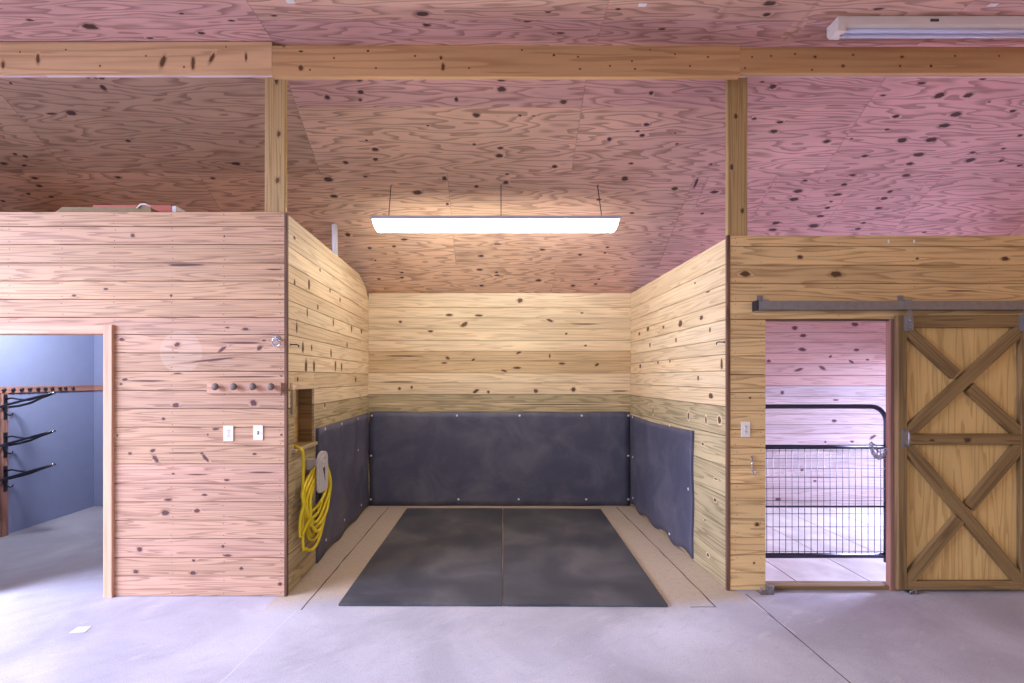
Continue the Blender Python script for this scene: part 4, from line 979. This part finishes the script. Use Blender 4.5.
e = loops[-1]; d = (loops[-1] - loops[-2]).normalized()
m = MB(); m.lathe(tuple(e), tuple(d), [(0, .012), (.01, .018), (.05, .02), (.06, .016)], 12); m.build('plug', ['cord'], cd)
m = MB(); q_ = loops[26 * 2 + 9]; d = (loops[26 * 2 + 10] - loops[26 * 2 + 8]).normalized(); m.lathe(tuple(q_ - d * .02), tuple(d), [(0, .013), (.04, .013)], 10); m.build('tag', ['paper'], cd)

# ------------------------------------------------------------------ wall plates
def wallplate(px0, px1, py0, py1, Y, lab, kind):
    x0, x1, z1, z0 = WX(px0, Y), WX(px1, Y), WZ(py0, Y), WZ(py1, Y); xc, zc = (x0 + x1) / 2, (z0 + z1) / 2
    t_ = thing('outlet' if kind != 'switch' else 'light_switch', (xc, Y, z0), lab, 'outlet' if kind != 'switch' else 'light switch', 'electrical plates on the board walls')
    m = MB(); m.box(x0, x1, Y - .007, Y - .0005, z0, z1, 0, .003); m.build('plate', ['plate'], t_)
    if kind == 'switch':
        m = MB(); m.box(xc - .006, xc + .006, Y - .0085, Y - .0072, zc - .013, zc + .013); m.build('toggle_slot', ['slot'], t_)
        m = MB(); m.prism([(-.0085, -.002), (-.020, .004), (-.022, .010), (-.0085, .008)], V3((xc, Y, zc)), EY, EZ, EX, -.004, .004); m.build('toggle', ['plate'], t_)
    else:
        for dz in (-.02, .02):
            m = MB(); m.lathe((xc, Y - .0072, zc + dz), -EY, [(0, .016), (.0015, .016), (.002, .014)], 16); rc = m.build('socket', ['plate'], t_)
            m = MB()
            for dx in (-.006, .006): m.box(xc + dx - .0012, xc + dx + .0012, Y - .0105, Y - .0093, zc + dz - .002, zc + dz + .008)
            m.box(xc - .002, xc + .002, Y - .0105, Y - .0093, zc + dz - .011, zc + dz - .006); m.build('slots', ['slot'], rc)
    m = MB(); m.lathe((xc, Y - .0072, zc if kind != 'switch' else zc + .03), -EY, [(0, .003), (.001, .003)], 8); m.build('screw', ['steel'], t_)
wallplate(223.9, 233.6, 425.8, 441.2, YL, 'white double outlet under the peg rack, left of the switch', 'outlet')
wallplate(253.7, 263.2, 425.2, 440.2, YL, 'white light switch under the peg rack, nearest the bay', 'switch')
wallplate(741, 749.6, 421.5, 437, YR, 'white outlet on the golden wall between bay and gate', 'outlet')

# peg rack on the front wall
x0, x1 = WX(208.5, YL), WX(282, YL); z1, z0 = WZ(382.5, YL), WZ(393.6, YL)
pg = thing('peg_rack', (x0, YL, z0), 'wooden peg rack with four knobs on the pinkish wall', 'peg rack')
m = MB(); m.lumber(V3((0, YL, 0)), EX, EZ, -EY, x0, x1, z0, z1, .0008, .022, .004, -.12, .3); m.build('back_board', ['trimwood'], pg)
for px in (219, 237.2, 256, 274):
    x = WX(px, YL); zc = WZ(387, YL)
    m = MB(); m.lathe((x, YL - .0222, zc), (0, -1, .12), [(0, .011), (.018, .011), (.022, .024), (.03, .028), (.038, .022), (.042, .006)], 16); m.build('peg', ['knob'], pg)

# tie ring
P = V3((WX(277.5, YL), YL, WZ(341, YL)))
tr = thing('tie_ring', tuple(P), 'shiny steel tie ring at the right end of the pinkish wall', 'tie ring')
m = MB(); m.lathe(P + V3((0, -.0005, .018)), -EY, [(0, .024), (.006, .024), (.008, .018)], 16); m.build('plate', ['steel'], tr)
m = MB(); m.tube([P + V3((0, -.008, .03)), P + V3((0, -.028, .026)), P + V3((0, -.03, .012)), P + V3((0, -.01, .006))], .005, 8); m.build('eye', ['steel'], tr)
m = MB(); m.tube([P + V3((.030 * math.cos(a), -.024 - .006 * math.sin(a), -.013 + .034 * math.sin(a))) for a in [2 * math.pi * k / 20 for k in range(20)]], .0055, 8, closed=True); m.build('ring', ['steel'], tr)
# small screw hooks on the bay's side walls
for pl, px, py, lab, sg in ((PSL, 290.5, 344.5, 'small dark screw hook near the front of the left bay wall', 1), (PSR, 724.5, 342, 'small dark screw hook near the front of the right bay wall', -1)):
    u, v = pl.at(px, py); p0 = pl.pt(u, v, .0)
    m = MB(); m.tube([p0 + pl.N * .001, p0 + pl.N * .05, p0 + pl.N * .065 + EZ * -.006, p0 + pl.N * .066 + EZ * -.022], .0045, 8); m.lathe(p0 + pl.N * .001, pl.N, [(0, .01), (.003, .01)], 10)
    tag(m.build('screw_hook', ['black_metal']), lab, 'hook', 'screw hooks on the bay walls')
# hanging hook-and-eye latch by the gate
P = V3((WX(752, YR), YR, WZ(457, YR)))
lt = thing('hook_latch', tuple(P), 'steel hook latch hanging below the outlet by the gate', 'latch')
m = MB(); m.lathe(P + V3((0, -.0005, .0)), -EY, [(0, .012), (.004, .012)], 10); m.tube([P + V3((.008 * math.cos(a), -.015, .008 * math.sin(a))) for a in [2 * math.pi * k / 12 for k in range(12)]], .003, 6, closed=True); m.build('eye', ['steel'], lt)
m = MB(); m.tube([P + V3((-.002, -.012, -.006)), P + V3((-.008, -.012, -.06)), P + V3((-.004, -.012, -.11)), P + V3((.008, -.013, -.14)), P + V3((.022, -.014, -.142)), P + V3((.026, -.014, -.125)), P + V3((.016, -.014, -.112))], .005, 8); m.build('hook', ['steel'], lt)

# ------------------------------------------------------------------ pvc pipe, things on the tack room lid, scraps
Xp = -1.80; Yp = F * -Xp / (VX - 335.4)
m = MB(); m.lathe((Xp, Yp, 2.964), (-.02, 0, 1), [(0, .031), (WZ(224.8, Yp) - 2.964, .031)], 20)
tag(m.build('plastic_pipe', ['pvc']), 'white plastic pipe end rising behind the left bay wall', 'pipe')
yb0 = YL + .14; zz = 2.964
def wx(px): return WX(px, yb0)
ctn = thing('carton', (wx(130), yb0 + .05, zz), 'orange red carton lying on top of the left wall', 'carton')
m = MB(); m.box(wx(93), wx(171), yb0, yb0 + .14, zz + .001, WZ(204.8, yb0), 0, .004); m.build('box', ['orange'], ctn)
m = MB(); m.box(wx(171) + .0005, wx(175.5), yb0 + .004, yb0 + .135, zz + .001, WZ(205.6, yb0), 0, .003); m.build('end_flap', ['paper'], ctn)
m = MB(); yk = yb0 - .10
poly = [(WX(48, yk), zz + .001), (WX(62, yk), zz + .082), (WX(100, yk), zz + .078), (WX(134, yk), zz + .080), (WX(143, yk), zz + .092), (WX(150, yk), zz + .08), (WX(153, yk), zz + .001)]
m.prism(poly, V3((0, yk, 0)), EX, EZ, -EY, -.09, 0)
tag(m.build('canvas_bundle', ['khaki']), 'flat khaki canvas bundle on top of the left wall', 'bundle')
m = MB(); m.tube([(WX(137, yk - .01), yk - .006, zz + .07), (WX(141, yk), yk - .006, zz + .100), (WX(146, yk), yk - .006, zz + .102), (WX(151, yk), yk - .006, zz + .085)], .006, 8)
tag(m.build('strap', ['paper']), 'short white strap over the khaki bundle', 'strap')
Q = Plane((0, 0, .0), EX, EY, EZ)
m = MB(); pp = [Q.at(*p) for p in ((68.5, 633.5), (85, 632.5), (92, 626.5), (78, 627))]
m.prism(pp, V3((0, 0, .0012)), EX, EY, EZ, 0, .0012)
tag(m.build('paper_scrap', ['joint_pale']), 'white scrap stuck to the concrete in front of the tack room', 'scrap')
for (px, py) in ((290.5, 1.2), (642.5, 4.6), (993, 4.5)):
    u, v = CEIL.at(px, py); m = MB(); m.box(u - .028, u + .028, v - .014, v + .014, ZC - .004, ZC - .0008, 0, .001)
    tag(m.build('ceiling_tag', ['paper']), {290.5: 'tiny white tag on the ceiling above the left post', 642.5: 'tiny white tag on the ceiling above the lit lamp', 993: 'tiny white tag on the ceiling above the strip light'}[px], 'tag', 'white tags on the aisle ceiling')
for (px, py, lab) in ((888.5, 241.5, 'left white paper bit stapled high on the golden wall'), (914, 241.5, 'right white paper bit stapled high on the golden wall')):
    u, v = PR.at(px, py); m = MB(); m.box(u - .006, u + .006, YR - .003, YR - .0006, v - .014, v + .014); tag(m.build('paper_bit', ['paper']), lab, 'paper', 'paper bits on the golden wall')

# ------------------------------------------------------------------ light
W = bpy.data.worlds.new('sky'); C.world = W; W.use_nodes = True
wt = W.node_tree; bg = wt.nodes['Background']; bg.inputs[1].default_value = 1.12
tcw = wt.nodes.new('ShaderNodeTexCoord'); sx = wt.nodes.new('ShaderNodeSeparateXYZ'); wt.links.new(tcw.outputs['Generated'], sx.inputs[0])
rp = wt.nodes.new('ShaderNodeValToRGB'); wt.links.new(sx.outputs[2], rp.inputs[0]); wt.links.new(rp.outputs[0], bg.inputs[0])
# overcast sky above, dull yard below
mp = wt.nodes.new('ShaderNodeMapRange'); wt.links.new(sx.outputs[2], mp.inputs[0]); mp.inputs[1].default_value = -1; mp.inputs[2].default_value = 1; wt.links.new(mp.outputs[0], rp.inputs[0])
e0, e1 = rp.color_ramp.elements; e0.position = .44; e0.color = (.16, .155, .17, 1); e1.position = .54; e1.color = (.84, .86, 1.0, 1)
def area(name, loc, target, sx, sy, power, col, spread=180):
    L = bpy.data.lights.new(name, 'AREA'); L.shape = 'RECTANGLE'; L.size = sx; L.size_y = sy; L.energy = power; L.color = col; L.spread = math.radians(spread)
    o = bpy.data.objects.new(name, L); COL.objects.link(o); o.location = loc
    o.rotation_euler = (V3(target) - V3(loc)).to_track_quat('-Z', 'Y').to_euler(); return o
area('daylight_from_left_barn_doors', (-8.0, .3, 3.6), (-4.6, 1.5, 0), 4.6, 2.4, 900, (.62, .68, 1.0), 105)
area('daylight_from_stall_door', (7.6, 5.75, 1.6), (3.0, 4.0, .3), 1.4, .9, 980, (.60, .64, 1.0))
area('tack_room_fill', (-4.2, 4.5, 2.55), (-5.3, 4.9, 1.95), .3, .5, 52, (.80, .85, 1.0))  # added fill that brightens the tack room, no fixture belongs to it

cam = bpy.data.cameras.new('camera'); co = bpy.data.objects.new('camera', cam); COL.objects.link(co)
co.location = CAM; co.rotation_euler = (math.pi / 2, 0, 0)
cam.sensor_width = 36; cam.lens = 36 * F / 1024; cam.shift_x = (512 - VX) / 1024; cam.shift_y = (VY - 341.5) / 1024
cam.clip_start = .02; C.camera = co
vs = C.view_settings; vs.view_transform = 'Standard'; vs.look = 'None'; vs.exposure = 0.0; vs.gamma = 1.0; vs.use_curve_mapping = False
C.cycles.use_denoising = True; C.cycles.max_bounces = 10; C.cycles.diffuse_bounces = 6
for o in C.objects:
    if '_w' in o: del o['_w']
